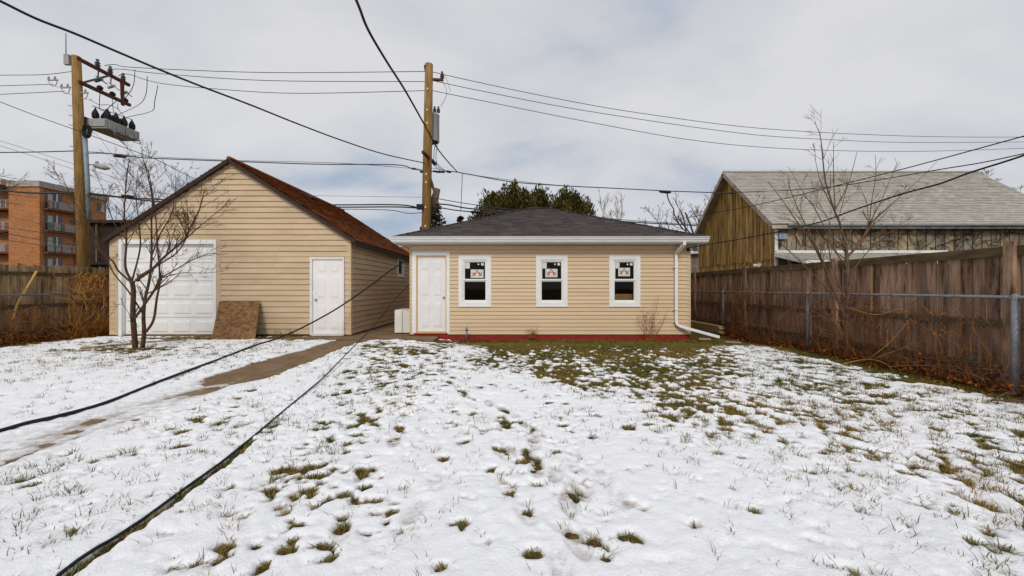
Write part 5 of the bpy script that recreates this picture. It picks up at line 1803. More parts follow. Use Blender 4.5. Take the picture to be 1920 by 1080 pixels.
# ------------------------------------------------------------------ buildings behind
# apartment block: plain brick end with balcony bays on both sides
AX, AY = -60.4, 48.0
apt = thing('apartment_building', (AX, AY, 0), 'orange brick apartment block with stacked balconies behind the fence', 'building')
TOP = 14.3
AW = 3.95
BX(AX - AW, AX, AY, AY + 0.4, 0, TOP).build('pier_wall', M['brick'], apt)
BX(AX - AW, AX - 0.25, AY + 0.4, AY + 7.9, 0, TOP - 0.02).build('core_wall', M['brick'], apt)
BX(AX - 0.25, AX, AY + 4.0, AY + 7.9, 0, TOP - 0.03).build('side_wall', M['brick'], apt)
BX(AX - 9, AX - AW - 0.02, AY + 1.6, AY + 10, 0, TOP + 0.1).build('recess_wall', M['brick'], apt)
par_ = MB()
par_.box(AX - AW - 0.15, AX + 0.15, AY - 0.15, AY + 8.1, TOP, TOP + 0.75)
par_.box(AX - 9.2, AX - AW - 0.15, AY - 0.6, AY + 9, TOP + 0.15, TOP + 0.9)
par_.build('parapet', M['parapet'], apt)
ra = random.Random(101)
for fl_i in range(5):
    z = 0.35 + fl_i * 2.83
    # balcony recess on the side facing the yards
    BX(AX - 0.10, AX + 0.55, AY + 0.40, AY + 4.0, z - 0.22, z).build('balcony_slab', M['brick_slab'], apt)
    w_ = BX(AX - 0.26, AX - 0.20, AY + 0.8, AY + 2.6, z, z + 2.15).build('balcony_door', M['glass_far'], apt)
    BX(AX - 0.20, AX - 0.15, AY + 1.9, AY + 2.05, z, z + 2.15).build('frame', M['white_dirty'], w_)
    BX(AX - 0.20, AX - 0.17, AY + 1.0, AY + 1.5, z + 0.1, z + 2.0).build('curtain', M['curtain'], w_)
    rl = MB()
    rl.box(AX + 0.48, AX + 0.54, AY + 0.42, AY + 4.0, z + 1.0, z + 1.06)
    rlo = rl.build('balcony_railing', M['rail_white'], apt)
    yb = AY + 0.45
    while yb < AY + 3.95:
        mt = ra.choice(['rail_white', 'rail_white', 'rail_white', 'rail_pink', 'rail_teal'])
        BX(AX + 0.495, AX + 0.525, yb, yb + 0.17, z + 0.08, z + 1.0).build('slat', M[mt], rlo)
        yb += 0.235
    # the bay at the left edge of the pier
    BX(AX - 9, AX - AW - 0.02, AY + 0.3, AY + 1.6, z - 0.22, z).build('balcony_slab', M['brick_slab'], apt)
    rl = MB(); rl.box(AX - 9, AX - AW - 0.05, AY + 0.34, AY + 0.40, z + 1.0, z + 1.06)
    rlo = rl.build('balcony_railing', M['rail_white'], apt)
    xb = AX - AW - 0.3
    while xb > AX - 6.6:
        mt = ra.choice(['rail_white', 'rail_white', 'rail_pink', 'rail_teal'])
        BX(xb - 0.17, xb, AY + 0.35, AY + 0.38, z + 0.08, z + 1.0).build('slat', M[mt], rlo)
        xb -= 0.235
    # window column farther along
    for (ya, yb_) in ((4.5, 5.5), (6.7, 7.6)):
        wz = z + 0.9
        w_ = BX(AX + 0.002, AX + 0.05, AY + ya, AY + yb_, wz, wz + 1.25).build('window', M['glass_far'], apt)
        BX(AX + 0.05, AX + 0.08, AY + (ya + yb_) / 2 - 0.04, AY + yb_ - 0.06, wz + 0.05, wz + 1.2).build('curtain', M['curtain'], w_)
        BX(AX + 0.0, AX + 0.09, AY + ya - 0.05, AY + yb_ + 0.05, wz - 0.1, wz - 0.005).build('sill', M['parapet'], w_)
BX(AX + 0.0, AX + 0.12, AY + 4.05, AY + 5.0, TOP - 4.2, TOP - 0.6).build('white_panel', M['curtain'], apt)

# dark timber house between brick block and garage
dh = thing('dark_house', (-31.5, 31, 0), 'dark stained house with a flat roof behind the gable garage', 'house')
BX(-34.5, -28.5, 30, 37, 0, 6.45).build('wall', M['dark_house'], dh)
BX(-34.9, -28.0, 29.6, 37.3, 6.5, 6.72).build('roof', M['fascia_dark'], dh)
BX(-33.0, -32.9, 29.75, 29.95, 3.4, 6.45).build('porch_post', M['pole_old'], dh)
BX(-34.6, -28.4, 29.7, 29.98, 3.2, 3.4).build('porch_beam', M['dark_house'], dh)

# small house with orange roof seen through the gap
oh = thing('small_house', (-12.0, 37, 0), 'white gabled house with orange brown roof glimpsed between the garages', 'house')
q = MB()
hx0, hx1, hy0, hy1, he, hr = -16.0, -9.6, 34, 41, 4.15, 5.35
q.add([(hx0, hy0, 0), (hx1, hy0, 0), (hx1, hy1, 0), (hx0, hy1, 0), (hx0, hy0, he), (hx1, hy0, he), (hx1, hy1, he), (hx0, hy1, he), (hx1, (hy0 + hy1) / 2, hr), (hx0, (hy0 + hy1) / 2, hr)],
      [(0, 1, 5, 4), (1, 2, 6, 8, 5), (2, 3, 7, 6), (3, 0, 4, 9, 7)])
q.build('wall', M['white_dirty'], oh)
ym = (hy0 + hy1) / 2
q = MB()
slab_poly(q, [Vector((hx0 - .3, hy0 - .4, he - .05)), Vector((hx1 + .3, hy0 - .4, he - .05)), Vector((hx1 + .3, ym, hr + .12)), Vector((hx0 - .3, ym, hr + .12))], Vector((0, -0.3, 0.95)), 0.15)
slab_poly(q, [Vector((hx1 + .3, hy1 + .4, he - .05)), Vector((hx0 - .3, hy1 + .4, he - .05)), Vector((hx0 - .3, ym, hr + .12)), Vector((hx1 + .3, ym, hr + .12))], Vector((0, 0.3, 0.95)), 0.15)
q.build('roof', M['roof_orange'], oh)
MB().bar((hx1 + .33, hy0 - .42, he - .16), (hx1 + .33, ym, hr + 0.0), 0.05, 0.24).build('rake_board', M['white'], oh)
MB().bar((hx1 + .33, hy1 + .42, he - .16), (hx1 + .33, ym, hr + 0.0), 0.05, 0.24).build('rake_board', M['white'], oh)
BX(-13.4, -12.9, 36.2, 36.7, 4.6, 5.75).build('chimney', M['brick_slab'], oh)

# mauve house with a porch rail, seen past the garage corner
mh = thing('mauve_house', (13, 29, 0), 'mauve sided house with white post and grey porch railing beside the barn', 'house')
for i in range(20):
    BX(10.5, 17.0, 28.5 - 0.012 * (i % 2), 28.6, 0.1 + 0.19 * i, 0.28 + 0.19 * i).build('siding_course', M['mauve'], mh)
BX(10.5, 17.0, 28.61, 33, 0, 3.9).build('core', M['mauve'], mh)
BX(10.2, 17.3, 28.1, 33.4, 3.92, 4.1).build('roof', M['white_dirty'], mh)
BX(13.62, 13.78, 27.2, 27.34, 0.0, 4.6).build('post', M['white'], mh)
BX(10.5, 15.5, 27.0, 27.06, 2.86, 2.94).build('rail', M['barge'], mh)
BX(10.5, 15.5, 27.0, 27.06, 1.9, 2.0).build('rail', M['barge'], mh)
xx = 11.8
while xx < 15:
    BX(xx, xx + 0.05, 27.005, 27.055, 2.0, 2.86).build('baluster', M['barge'], mh)
    xx += 0.16
BX(10.4, 15.6, 27.0, 28.4, 1.5, 1.62).build('porch_floor', M['barge'], mh)
for xx in (10.6, 12.9, 15.4):
    BX(xx - 0.06, xx + 0.06, 27.08, 27.2, 0, 1.5).build('porch_leg', M['barge'], mh)

# ------------------------------------------------------------------ utility poles
PY = 18.2


def insulator(mb, c, s=1.0, axis=(0, 0, 1)):
    mb.lathe(c, [(0.03 * s, 0), (0.09 * s, 0.03 * s), (0.05 * s, 0.07 * s), (0.10 * s, 0.10 * s), (0.05 * s, 0.14 * s), (0.09 * s, 0.18 * s), (0.04 * s, 0.24 * s), (0.06 * s, 0.30 * s), (0.02 * s, 0.34 * s)], 8, axis)


cpt, cpb = P(804.5, 121, PY), P(799, 437, PY)
d_ = (cpb - cpt) / (cpt.z - cpb.z)
cbase = cpt + d_ * cpt.z
cp = thing('utility_pole', (cbase.x, PY, 0), 'yellow brown utility pole with grey transformer can behind the hip garage', 'utility pole', 'utility poles in the alley')
MB().tube([cbase, cpt.lerp(cbase, 0.3), cpt], [0.235, 0.215, 0.19], sides=16).build('shaft', M['pole'], cp, smooth=True)
tc_ = P(811, 240, 18.75)
q = MB()
q.lathe((tc_.x, 18.78, P(0, 266, 18.7).z), [(0.30, 0), (0.33, 0.03), (0.33, 1.30), (0.345, 1.31), (0.345, 1.36), (0.25, 1.42), (0.05, 1.45)], 20)
tfo = q.build('transformer', M['transformer'], cp, smooth=True)
for (px, Y_) in ((815, 18.6), (822, 18.7)):
    q = MB(); insulator(q, P(px, 212, Y_), 1.0); q.build('bushing', M['porcelain'], tfo)
q = MB(); q.lathe((tc_.x, 18.78, P(0, 266, 18.7).z - 0.012), [(0.28, 0), (0.30, 0.011)], 20); q.build('base_plate', M['fascia_dark'], tfo)
q = MB(); q.bar(P(812, 149, PY), P(831, 150, PY), 0.10, 0.10); ao = q.build('side_arm', M['arm'], cp)
q = MB(); insulator(q, P(829, 148, PY), 1.1); q.build('insulator', M['porcelain'], ao)
q = MB(); q.bar(P(797, 122, PY - 0.1), P(800, 142, PY + 0.2), 0.10, 0.16); q.build('top_brace', M['arm'], cp)
q = MB(); q.bar(Vector((P(792, 284, 17.2).x, 17.25, P(792, 284, 17.2).z)), Vector((P(817, 308, 19.0).x, 19.0, P(817, 308, 19.0).z)), 0.12, 0.12); q.build('cross_arm', M['arm'], cp)
sb = MB(); sb.tube([P(808, 402, PY + 0.55), P(820, 354, PY + 0.55)], 0.24, 0.16, sides=12); sbo = sb.build('stub', M['pole_old'], cp, smooth=True)
q = MB(); q.bar(P(804, 325, PY + 0.28), P(822, 385, PY + 0.35), 0.13, 0.13); q.build('brace', M['pole_old'], cp)
for py_ in (171, 210, 234, 329, 344, 390, 425):
    c_ = cpt.lerp(cbase, (py_ - 121) / (437 - 121) * (cpt.z - cpb.z) / cpt.z)
    BX(c_.x - 0.03, c_.x + 0.03, PY - 0.235, PY - 0.19, c_.z - 0.045, c_.z + 0.045).build('tag', M['white_dirty'], cp)
q = MB()
for a, b, c in (((829, 150), (838, 175), (826, 200)), ((829, 135), (838, 150), (845, 172))):
    q.tube(spline([P(*a, PY), P(*b, PY + 0.2), P(*c, PY + 0.4)], 6), 0.012, sides=4)
for px in (809, 814, 818):
    q.tube(spline([P(px + 4, 250 + (px - 809), 18.7), P(px, 285, 18.6), P(px + 1, 305, 18.4), P(px + 16, 320, 18.3)], 5), 0.016, sides=4)
q.build('jumper', M['wire'], cp)
for (px, py) in ((772, 316), (788, 322), (812, 321), (818, 322), (826, 322), (838, 322)):
    c_ = P(px, py, 18.25)
    MB().tube([c_, c_ + Vector((0.20, 0, -0.02))], 0.05, sides=6).build('splice', M['rubber'], cp)
q = MB(); c_ = P(788, 388, PY - 0.2); q.obox(c_, Vector((0.16, 0, 0)), Vector((0, 0.1, 0)), Vector((0, 0, 0.12))); q.build('cable_clamp', M['rubber'], cp)

lpt, lpb = P(143, 106, PY), P(157, 500, PY)
d_ = (lpb - lpt) / (lpt.z - lpb.z)
lbase = lpt + d_ * lpt.z
lp = thing('utility_pole', (lbase.x, PY, 0), 'leaning utility pole with rusty double arms and grey switchgear beside the brick block', 'utility pole', 'utility poles in the alley')
MB().tube([lbase, lpt.lerp(lbase, 0.4), lpt], [0.235, 0.205, 0.165], sides=16).build('shaft', M['pole'], lp, smooth=True)
BX(lpt.x - 0.36, lpt.x - 0.12, PY - 0.22, PY - 0.1, lpt.z - 0.5, lpt.z - 0.02).build('bracket', M['switch'], lp)
MB().tube([(lpt.x - 0.32, PY - 0.15, lpt.z - 0.4), (lpt.x - 0.33, PY - 0.15, P(0, 66, PY).z)], 0.03, 0.02, sides=6).build('mast', M['galv'], lp)
a0, a1 = P(140, 111, PY + 0.1), None
ZA, ZB = lpt.z - 0.12, P(0, 155, PY).z
XA = lpt.x + 0.12
q = MB(); q.bar((XA, PY - 0.1, ZA), (XA + 0.05, 20.55, ZA), 0.13, 0.15); arm1 = q.build('cross_arm', M['arm'], lp)
q = MB(); q.bar((XA + 0.1, PY - 0.1, ZB), (XA + 0.2, 20.45, ZB), 0.13, 0.15); arm2 = q.build('cross_arm', M['arm'], lp)
q = MB(); q.bar((XA + 0.12, 20.1, ZA - 0.08), (XA + 0.22, 20.05, ZB - 0.2), 0.10, 0.12, up=(0, 1, 0)); q.build('arm_strut', M['arm'], lp)
q = MB(); q.bar((XA + 0.1, PY + 0.15, ZB + 0.1), (XA + 0.12, PY + 1.25, ZA - 0.1), 0.08, 0.08); q.build('arm_brace', M['pole_old'], lp)
for Y_ in (19.0, 19.6, 20.25):
    q = MB(); insulator(q, (XA + 0.03, Y_, ZA + 0.07), 1.25); q.build('insulator', M['porcelain'], arm1)
    q = MB(); q.lathe((XA + 0.15, Y_, ZB + 0.07), [(0.05, 0), (0.12, 0.05), (0.12, 0.16), (0.05, 0.22)], 8); q.build('insulator', M['rubber'], arm2)
    q = MB()
    q.bar((XA - 0.1, Y_ + 0.05, ZA - 0.35), (XA + 0.45, Y_ + 0.05, ZA - 0.75), 0.05, 0.05)
    q.bar((XA - 0.15, Y_ + 0.05, ZA - 0.62), (XA + 0.22, Y_ + 0.05, ZA - 0.50), 0.09, 0.09)
    q.bar((XA, Y_ + 0.05, ZA - 0.40), (XA + 0.02, Y_ + 0.05, ZA - 0.05), 0.04, 0.04)
    q.build('fuse_cutout', M['porcelain_pale'] if Y_ > 19.3 else M['porcelain'], lp)
for (px, py) in ((100, 148), (124, 162), (157, 172)):
    c_ = P(px, py, PY)
    q = MB()
    for k_ in (-0.22, 0.08):
        insulator(q, c_ + Vector((k_, 0, -0.05)), 0.55)
    q.bar(c_ + Vector((-0.26, 0, -0.06)), c_ + Vector((0.22, 0, -0.05)), 0.05, 0.05)
    q.tube(spline([c_ + Vector((-0.24, 0, -0.08)), c_ + Vector((-0.12, 0, -0.30)), c_ + Vector((0.1, 0, -0.32)), c_ + Vector((0.2, 0, -0.08))], 4), 0.022, sides=4)
    q.bar(c_ + Vector((0.0, 0, -0.32)), c_ + Vector((0.45, 0, -0.46)), 0.025, 0.025)
    q.build('dead_end_clamp', M['porcelain_pale'], lp)
# switchgear tank
zt = P(0, 222, 18.5).z
sg = MB()
sx0 = P(163, 0, 18.5).x
sg.box(sx0, sx0 + 0.95, 18.50, 20.15, zt - 0.48, zt)
sgo = sg.build('switchgear', M['switch'], lp)
BX(sx0 + 0.02, sx0 + 0.93, 18.45, 18.497, zt - 0.40, zt - 0.05).build('cover', M['switch'], sgo)
for k in range(4):
    BX(sx0 + 0.953, sx0 + 0.99, 18.6 + 0.42 * k, 18.75 + 0.42 * k, zt - 0.44, zt - 0.03).build('bracket', M['switch'], sgo)
BX(sx0 - 0.25, sx0 - 0.003, 18.4, 18.9, zt - 0.45, zt + 0.05).build('mount', M['fascia_dark'], sgo)
MB().tube([(sx0 + 1.02, 18.8, zt - 0.45), (sx0 + 1.05, 18.8, zt - 0.66), (sx0 + 1.05, 20.1, zt - 0.66), (sx0 + 1.02, 20.1, zt - 0.45)], 0.02, sides=5).build('lift_rail', M['galv'], sgo)
tops = []
for i in range(4):
    for s in (0, 1):
        c_ = Vector((sx0 + 0.22 + 0.5 * s, 18.68 + 0.40 * i + 0.1 * s, zt))
        q = MB(); q.lathe(c_, [(0.09, 0), (0.06, 0.04), (0.135, 0.12), (0.14, 0.30), (0.09, 0.44), (0.035, 0.55), (0.02, 0.62)], 9)
        q.build('bushing', M['rubber'], sgo)
        tops.append(c_ + Vector((0, 0, 0.6)))
q = MB()
for i, (a, b, c, e) in enumerate([((218, 190), (236, 182), (250, 160), (253, 130)), ((228, 212), (262, 195), (274, 175), (276, 143)), ((246, 218), (285, 208), (290, 190), (296, 160))]):
    q.tube(spline([tops[2 + 2 * i], P(*a, 19.4), P(*b, 19.3), P(*c, 19.0), P(*e, 18.8)], 6), 0.016, sides=4)
for i, (a, b) in enumerate([((187, 205), (188, 170)), ((213, 210), (210, 182)), ((222, 205), (221, 194)), ((175, 199), (190, 205))]):
    q.tube(spline([tops[(2 * i + 1) % 8], P(*a, 19.2), P(*b, 19.3)], 6), 0.016, sides=4)
q.tube(spline([P(168, 185, 18.3), P(185, 196, 18.8), P(206, 197, 19.2), P(222, 205, 19.5)], 6), 0.014, sides=4)
q.build('jumper', M['wire'], lp)
q = MB(); q.tube([P(158, 240, PY - 0.05), P(164, 340, PY - 0.08), P(167, 412, PY - 0.1)], 0.09, sides=8); q.build('riser_conduit', M['gutter_grey'], lp, smooth=True)
q = MB()
for k in range(3):
    pts = [P(160, 246, PY - 0.2) + Vector((0.28 * math.cos(a) * 0.5, 0, 0.30 * math.sin(a))) + Vector((0.05 * k, 0.02 * k, 0)) for a in np.linspace(0, 2 * math.pi, 14)]
    q.tube(pts, 0.03, sides=5)
q.build('cable_coil', M['rubber'], lp)
for py_ in (200, 218, 236, 276):
    c_ = lpt.lerp(lbase, (py_ - 106) / (500 - 106) * (lpt.z - lpb.z) / lpt.z)
    MB().tube([(c_.x - 0.18, PY, c_.z), (c_.x - 0.36, PY - 0.1, c_.z + 0.02)], 0.02, sides=5).build('step', M['galv'], lp)
q = MB()
lc = P(168, 309, PY)
q.tube([lc, lc + Vector((0.3, 0, 0.02))], 0.03, sides=6)
q.lathe(lc + Vector((0.2, 0, 0.0)), [(0.05, 0), (0.13, 0.1), (0.14, 0.45), (0.05, 0.66)], 10, (1, 0.2, -0.22))
q.lathe(lc + Vector((0.36, 0, 0.06)), [(0.06, 0), (0.06, 0.1), (0.02, 0.12)], 8)
q.build('lamp', M['switch'], lp, smooth=True)


# ------------------------------------------------------------------ overhead wires
def wire(name, label, pts, y0, y1, rad, material='wire', rad1=None, n=6, cat='wire', group='overhead wires'):
    L = [0.0]
    for a, b in zip(pts[:-1], pts[1:]):
        L.append(L[-1] + math.hypot(b[0] - a[0], b[1] - a[1]))
    w = []
    for (px, py), l in zip(pts, L):
        t = l / L[-1]
        Y = 1.0 / ((1 - t) / y0 + t / y1)
        w.append(P(px, py, Y))
    if y0 < 6:                              # near ends run on over the camera to the house behind it
        d = (w[0] - w[1]).normalized()
        st_w = w[0].copy()
        for k in range(1, 8):
            w.insert(0, st_w + d * 1.2 * k)
    s = spline(w, n)
    o = MB().tube(s, rad, rad1, sides=5).build(name, M[material], None, smooth=True, origin=s[0])
    tag(o, label, cat, group)
    return o


wire('power_line', 'highest thin power line between the two utility poles', [(196, 123), (215, 121), (260, 127), (500, 136), (797, 134)], 18.9, 18.2, 0.016)
wire('power_line', 'second highest thin power line between the two utility poles', [(205, 130), (232, 130), (300, 138), (500, 151), (797, 153)], 19.4, 18.2, 0.016)
wire('power_line', 'third thin power line between the two utility poles', [(222, 142), (240, 139), (300, 156), (420, 168), (560, 175), (797, 170)], 20.0, 18.2, 0.016)
wire('power_line', 'highest thin power line ending at the pole with switchgear', [(-60, 143), (0, 141), (80, 140), (135, 134)], 18.2, 18.2, 0.014)
wire('power_line', 'middle thin power line ending at the pole with switchgear', [(-60, 164), (0, 161), (100, 158)], 18.2, 18.2, 0.014)
wire('power_line', 'lowest thin power line ending at the pole with switchgear', [(-60, 180), (0, 177), (122, 171)], 18.2, 18.2, 0.014)
wire('power_line', 'highest power line running from transformer pole over the barn', [(811, 135), (900, 155), (1050, 186), (1200, 212), (1430, 241), (1700, 255), (1920, 257), (2050, 254)], 18.2, 26, 0.017, 'wire_pale')
wire('power_line', 'middle power line running from transformer pole over the barn', [(811, 151), (900, 170), (1100, 208), (1390, 250), (1560, 262), (1700, 267), (1920, 266), (2050, 262)], 18.2, 26, 0.017, 'wire_pale')
wire('power_line', 'lowest power line running from transformer pole over the barn', [(811, 170), (900, 188), (1100, 228), (1300, 263), (1480, 279), (1700, 284), (1920, 278), (2050, 272)], 18.2, 26, 0.017, 'wire_pale')
wire('secondary_cable', 'bundled secondary cable from the frame edge to the switchgear pole', [(-60, 287), (0, 286), (70, 285), (142, 283)], 18.2, 18.2, 0.026)
wire('secondary_cable', 'bundled secondary cable from switchgear pole over the garage gable to transformer pole', [(165, 287), (205, 288), (250, 294), (292, 297), (450, 303), (600, 308), (740, 309), (772, 316), (795, 321)], 18.2, 18.2, 0.026)
wire('secondary_cable', 'slim messenger above the bundled cable at the garage gable', [(165, 284), (200, 287), (290, 294), (450, 301), (640, 306), (797, 318)], 18.2, 18.2, 0.012)
wire('secondary_cable', 'bundled secondary cable from transformer pole past the evergreens to the barn', [(808, 321), (850, 322), (880, 327), (960, 341), (1050, 348), (1150, 353), (1250, 358), (1330, 361), (1404, 364)], 18.2, 20.2, 0.026)
wire('secondary_cable', 'slim messenger above the bundled cable over the evergreens', [(808, 315), (840, 320), (900, 330), (960, 338), (1010, 344), (1080, 350)], 18.2, 19.2, 0.012)
wire('service_drop', 'black service drop from upper frame corner over the gable to transformer pole', [(-150, -72), (0, 2), (70, 36), (140, 63), (210, 93), (300, 131), (380, 163), (470, 197), (560, 233), (640, 263), (720, 289), (797, 306)], 4.4, 18.1, 0.017, 'rubber', 0.022)
wire('service_drop', 'black service drop falling steeply past the transformer to the secondary cable', [(600, -150), (668, 0), (690, 55), (725, 115), (760, 170), (795, 232), (825, 285), (858, 323)], 3.6, 18.5, 0.012, 'rubber', 0.024)
wire('service_drop', 'thick black drop ending at the hip garage corner bracket', [(2100, 225), (1920, 291), (1820, 323), (1760, 345), (1690, 364), (1600, 394), (1545, 414), (1490, 428), (1400, 446), (1330, 458), (1290, 465)], 4.3, 10.3, 0.016, 'rubber', 0.012)
wire('service_drop', 'straight dark drop crossing the barn roof to the low cables', [(2100, 205), (1920, 255), (1700, 315), (1560, 350), (1480, 370), (1400, 388), (1310, 404), (1270, 412)], 5.0, 15.5, 0.011, 'rubber', 0.010)
wire('service_drop', 'faint drop low over the barn ridge joining the bundled cable', [(2100, 250), (1920, 288), (1840, 305), (1760, 318), (1660, 335), (1560, 350), (1470, 357), (1345, 362)], 5.2, 16.4, 0.008, 'wire', 0.012)
wire('service_drop', 'dark drop passing behind switchgear pole and down behind the garage gable', [(-80, 160), (0, 191), (70, 218), (140, 243), (220, 272), (288, 297), (330, 318), (380, 343)], 14, 18.6, 0.014, 'wire', 0.016)
wire('service_drop', 'upper of two thin far lines above the brick block', [(-60, 246), (0, 264), (140, 308), (260, 348), (400, 392)], 32, 40, 0.018, 'wire_pale')
wire('service_drop', 'lower of two thin far lines above the brick block', [(-60, 252), (0, 273), (140, 318), (230, 350), (380, 400)], 32, 40, 0.018, 'wire_pale')
wire('service_drop', 'thin line dropping over the parapet of the brick block', [(-60, 318), (0, 330), (120, 348), (260, 358), (420, 372)], 24, 24, 0.014, 'wire_pale')
wire('phone_cable', 'thick phone cable across the brick block to the switchgear pole', [(-60, 359), (0, 358), (70, 362), (140, 361)], 18.1, 18.1, 0.045)
wire('phone_cable', 'thick phone cable from switchgear pole behind the garage roof', [(165, 362), (200, 366), (235, 370), (300, 374), (420, 379), (600, 384), (745, 384), (788, 391)], 18.1, 18.1, 0.034)
wire('phone_cable', 'lower thick phone cable behind the garage roof', [(168, 364), (215, 369), (330, 380), (600, 388), (740, 388), (790, 391)], 18.15, 18.15, 0.034)
wire('phone_cable', 'lowest slim phone cable behind the garage roof', [(560, 392), (640, 392), (730, 394), (765, 400), (797, 398)], 18.15, 18.15, 0.018)
wire('phone_cable', 'faint wire above the phone cables behind the garage', [(500, 366), (600, 367), (797, 370)], 18.3, 18.3, 0.010, 'wire_pale')
wire('phone_cable', 'upper lashed phone cable from transformer pole over the hip roof', [(808, 370), (870, 381), (960, 393), (1060, 402), (1180, 413), (1300, 421), (1340, 424)], 18.3, 25, 0.020)
wire('phone_cable', 'thick lashed phone cable from transformer pole over the hip roof', [(808, 382), (840, 384), (880, 391), (960, 397), (1060, 405), (1180, 416), (1300, 423), (1340, 427)], 18.3, 25, 0.036)
wire('phone_cable', 'sagging lashed phone cable beside the transformer pole', [(808, 386), (840, 392), (870, 396), (905, 398), (960, 398)], 18.25, 19.5, 0.030)
wire('phone_cable', 'vertical drop wire between secondary and phone cables', [(867, 325), (866, 350), (864, 395)], 18.4, 18.4, 0.016)
wire('phone_cable', 'loose twisted drop hanging before the far bare tree', [(1250, 360), (1254, 376), (1263, 392), (1263, 398), (1272, 418), (1280, 430)], 19.6, 21.5, 0.03)
for i, (a, b, rr_) in enumerate([((-40, 418), (190, 447), 0.016), ((-40, 428), (190, 464), 0.020), ((-40, 441), (190, 472), 0.016), ((-40, 388), (170, 440), 0.010)]):
    wire('phone_cable', ['uppermost', 'second', 'lowest', 'faint steep'][i] + ' dark wire slanting across the brick balconies', [a, ((a[0] + b[0]) / 2, (a[1] + b[1]) / 2 + 3), b], 19.0, 20.5, rr_)
for (px, py, Y_, lb) in ((240, 368, 18.1, 'black splice closure on the phone cable beside the switchgear pole'), (893, 398, 18.7, 'black splice closure with pigtail over the hip roof edge'),
                         (1247, 360, 19.6, 'black tap connector on the secondary cable over the evergreen end'), (225, 293, 18.2, 'black tap connector on the secondary cable near the gable')):
    c_ = P(px, py, Y_)
    q = MB().tube([c_ - Vector((0.32, 0, -0.02)), c_ - Vector((0.2, 0, -0.02)), c_ + Vector((0.2, 0, -0.02)), c_ + Vector((0.32, 0, -0.02))], [0.03, 0.07, 0.07, 0.03], sides=7)
    tag(q.build('splice_case', M['rubber'], None, origin=c_), lb, 'splice', 'splices on the cables')


# ------------------------------------------------------------------ evergreens and far trees
def spray_crown(tips, n, seed, zlow):
    """foliage as ascending plumes, each a spindle of small sprays; tips: (x, y, ztop, radius, share)"""
    rg = np.random.default_rng(seed)
    V, Q, A = [], [], []
    k = 0
    tot = sum(t[4] for t in tips)
    for (tx, ty, zt, rad, share) in tips:
        npl = max(5, int(70 * share / tot))
        per = max(20, int(n * share / tot / npl))
        for j in range(npl):
            t = rg.random() ** 0.7
            ang = rg.uniform(0, 2 * np.pi)
            reach = rad * (1 - t) ** 0.75 * rg.uniform(0.45, 1.15)
            z0 = zlow + (zt - zlow) * t * 0.86
            rise = reach * rg.uniform(0.7, 1.6) + rg.uniform(0.4, 0.9)
            if j == 0:
                reach, z0, rise = 0.05, zt - 1.8, 1.8
            q = rg.random(per)
            ax_x, ax_y = tx + np.cos(ang) * reach * q ** 0.85, ty + np.sin(ang) * reach * q ** 0.85
            az = z0 + rise * q ** 1.2
            fat = 0.34 * (1 - q) ** 0.6 * (0.35 + q) + 0.05
            o1, o2, o3 = rg.normal(0, 1, per) * fat, rg.normal(0, 1, per) * fat, rg.normal(0, 0.6, per) * fat
            x, y, z = ax_x + o1, ax_y + o2, az + o3
            L = rg.uniform(0.14, 0.36, per)
            dx, dy = np.cos(ang) * 0.35 + rg.normal(0, 0.35, per), np.sin(ang) * 0.35 + rg.normal(0, 0.35, per)
            wv = L * rg.uniform(0.12, 0.26, per)
            ta = rg.uniform(0, np.pi, per)
            wx, wy = np.cos(ta) * wv, np.sin(ta) * wv
            v = np.zeros((per, 4, 3))
            v[:, 0] = np.stack([x, y, z], 1)
            v[:, 1] = np.stack([x + dx * L * 0.5 + wx, y + dy * L * 0.5 + wy, z + L * 0.5], 1)
            v[:, 2] = np.stack([x + dx * L, y + dy * L, z + L], 1)
            v[:, 3] = np.stack([x + dx * L * 0.5 - wx, y + dy * L * 0.5 - wy, z + L * 0.5], 1)
            V.append(v.reshape(-1, 3))
            Q.append((np.arange(per) * 4)[:, None] + np.array([[0, 1, 2, 3]]) + k)
            A.append(np.repeat(np.clip(rg.normal(0.3, 0.25, per) + rg.uniform(-0.2, 0.3), 0, 1), 4))
            k += per * 4
    return np.concatenate(V), np.concatenate(Q), np.concatenate(A)


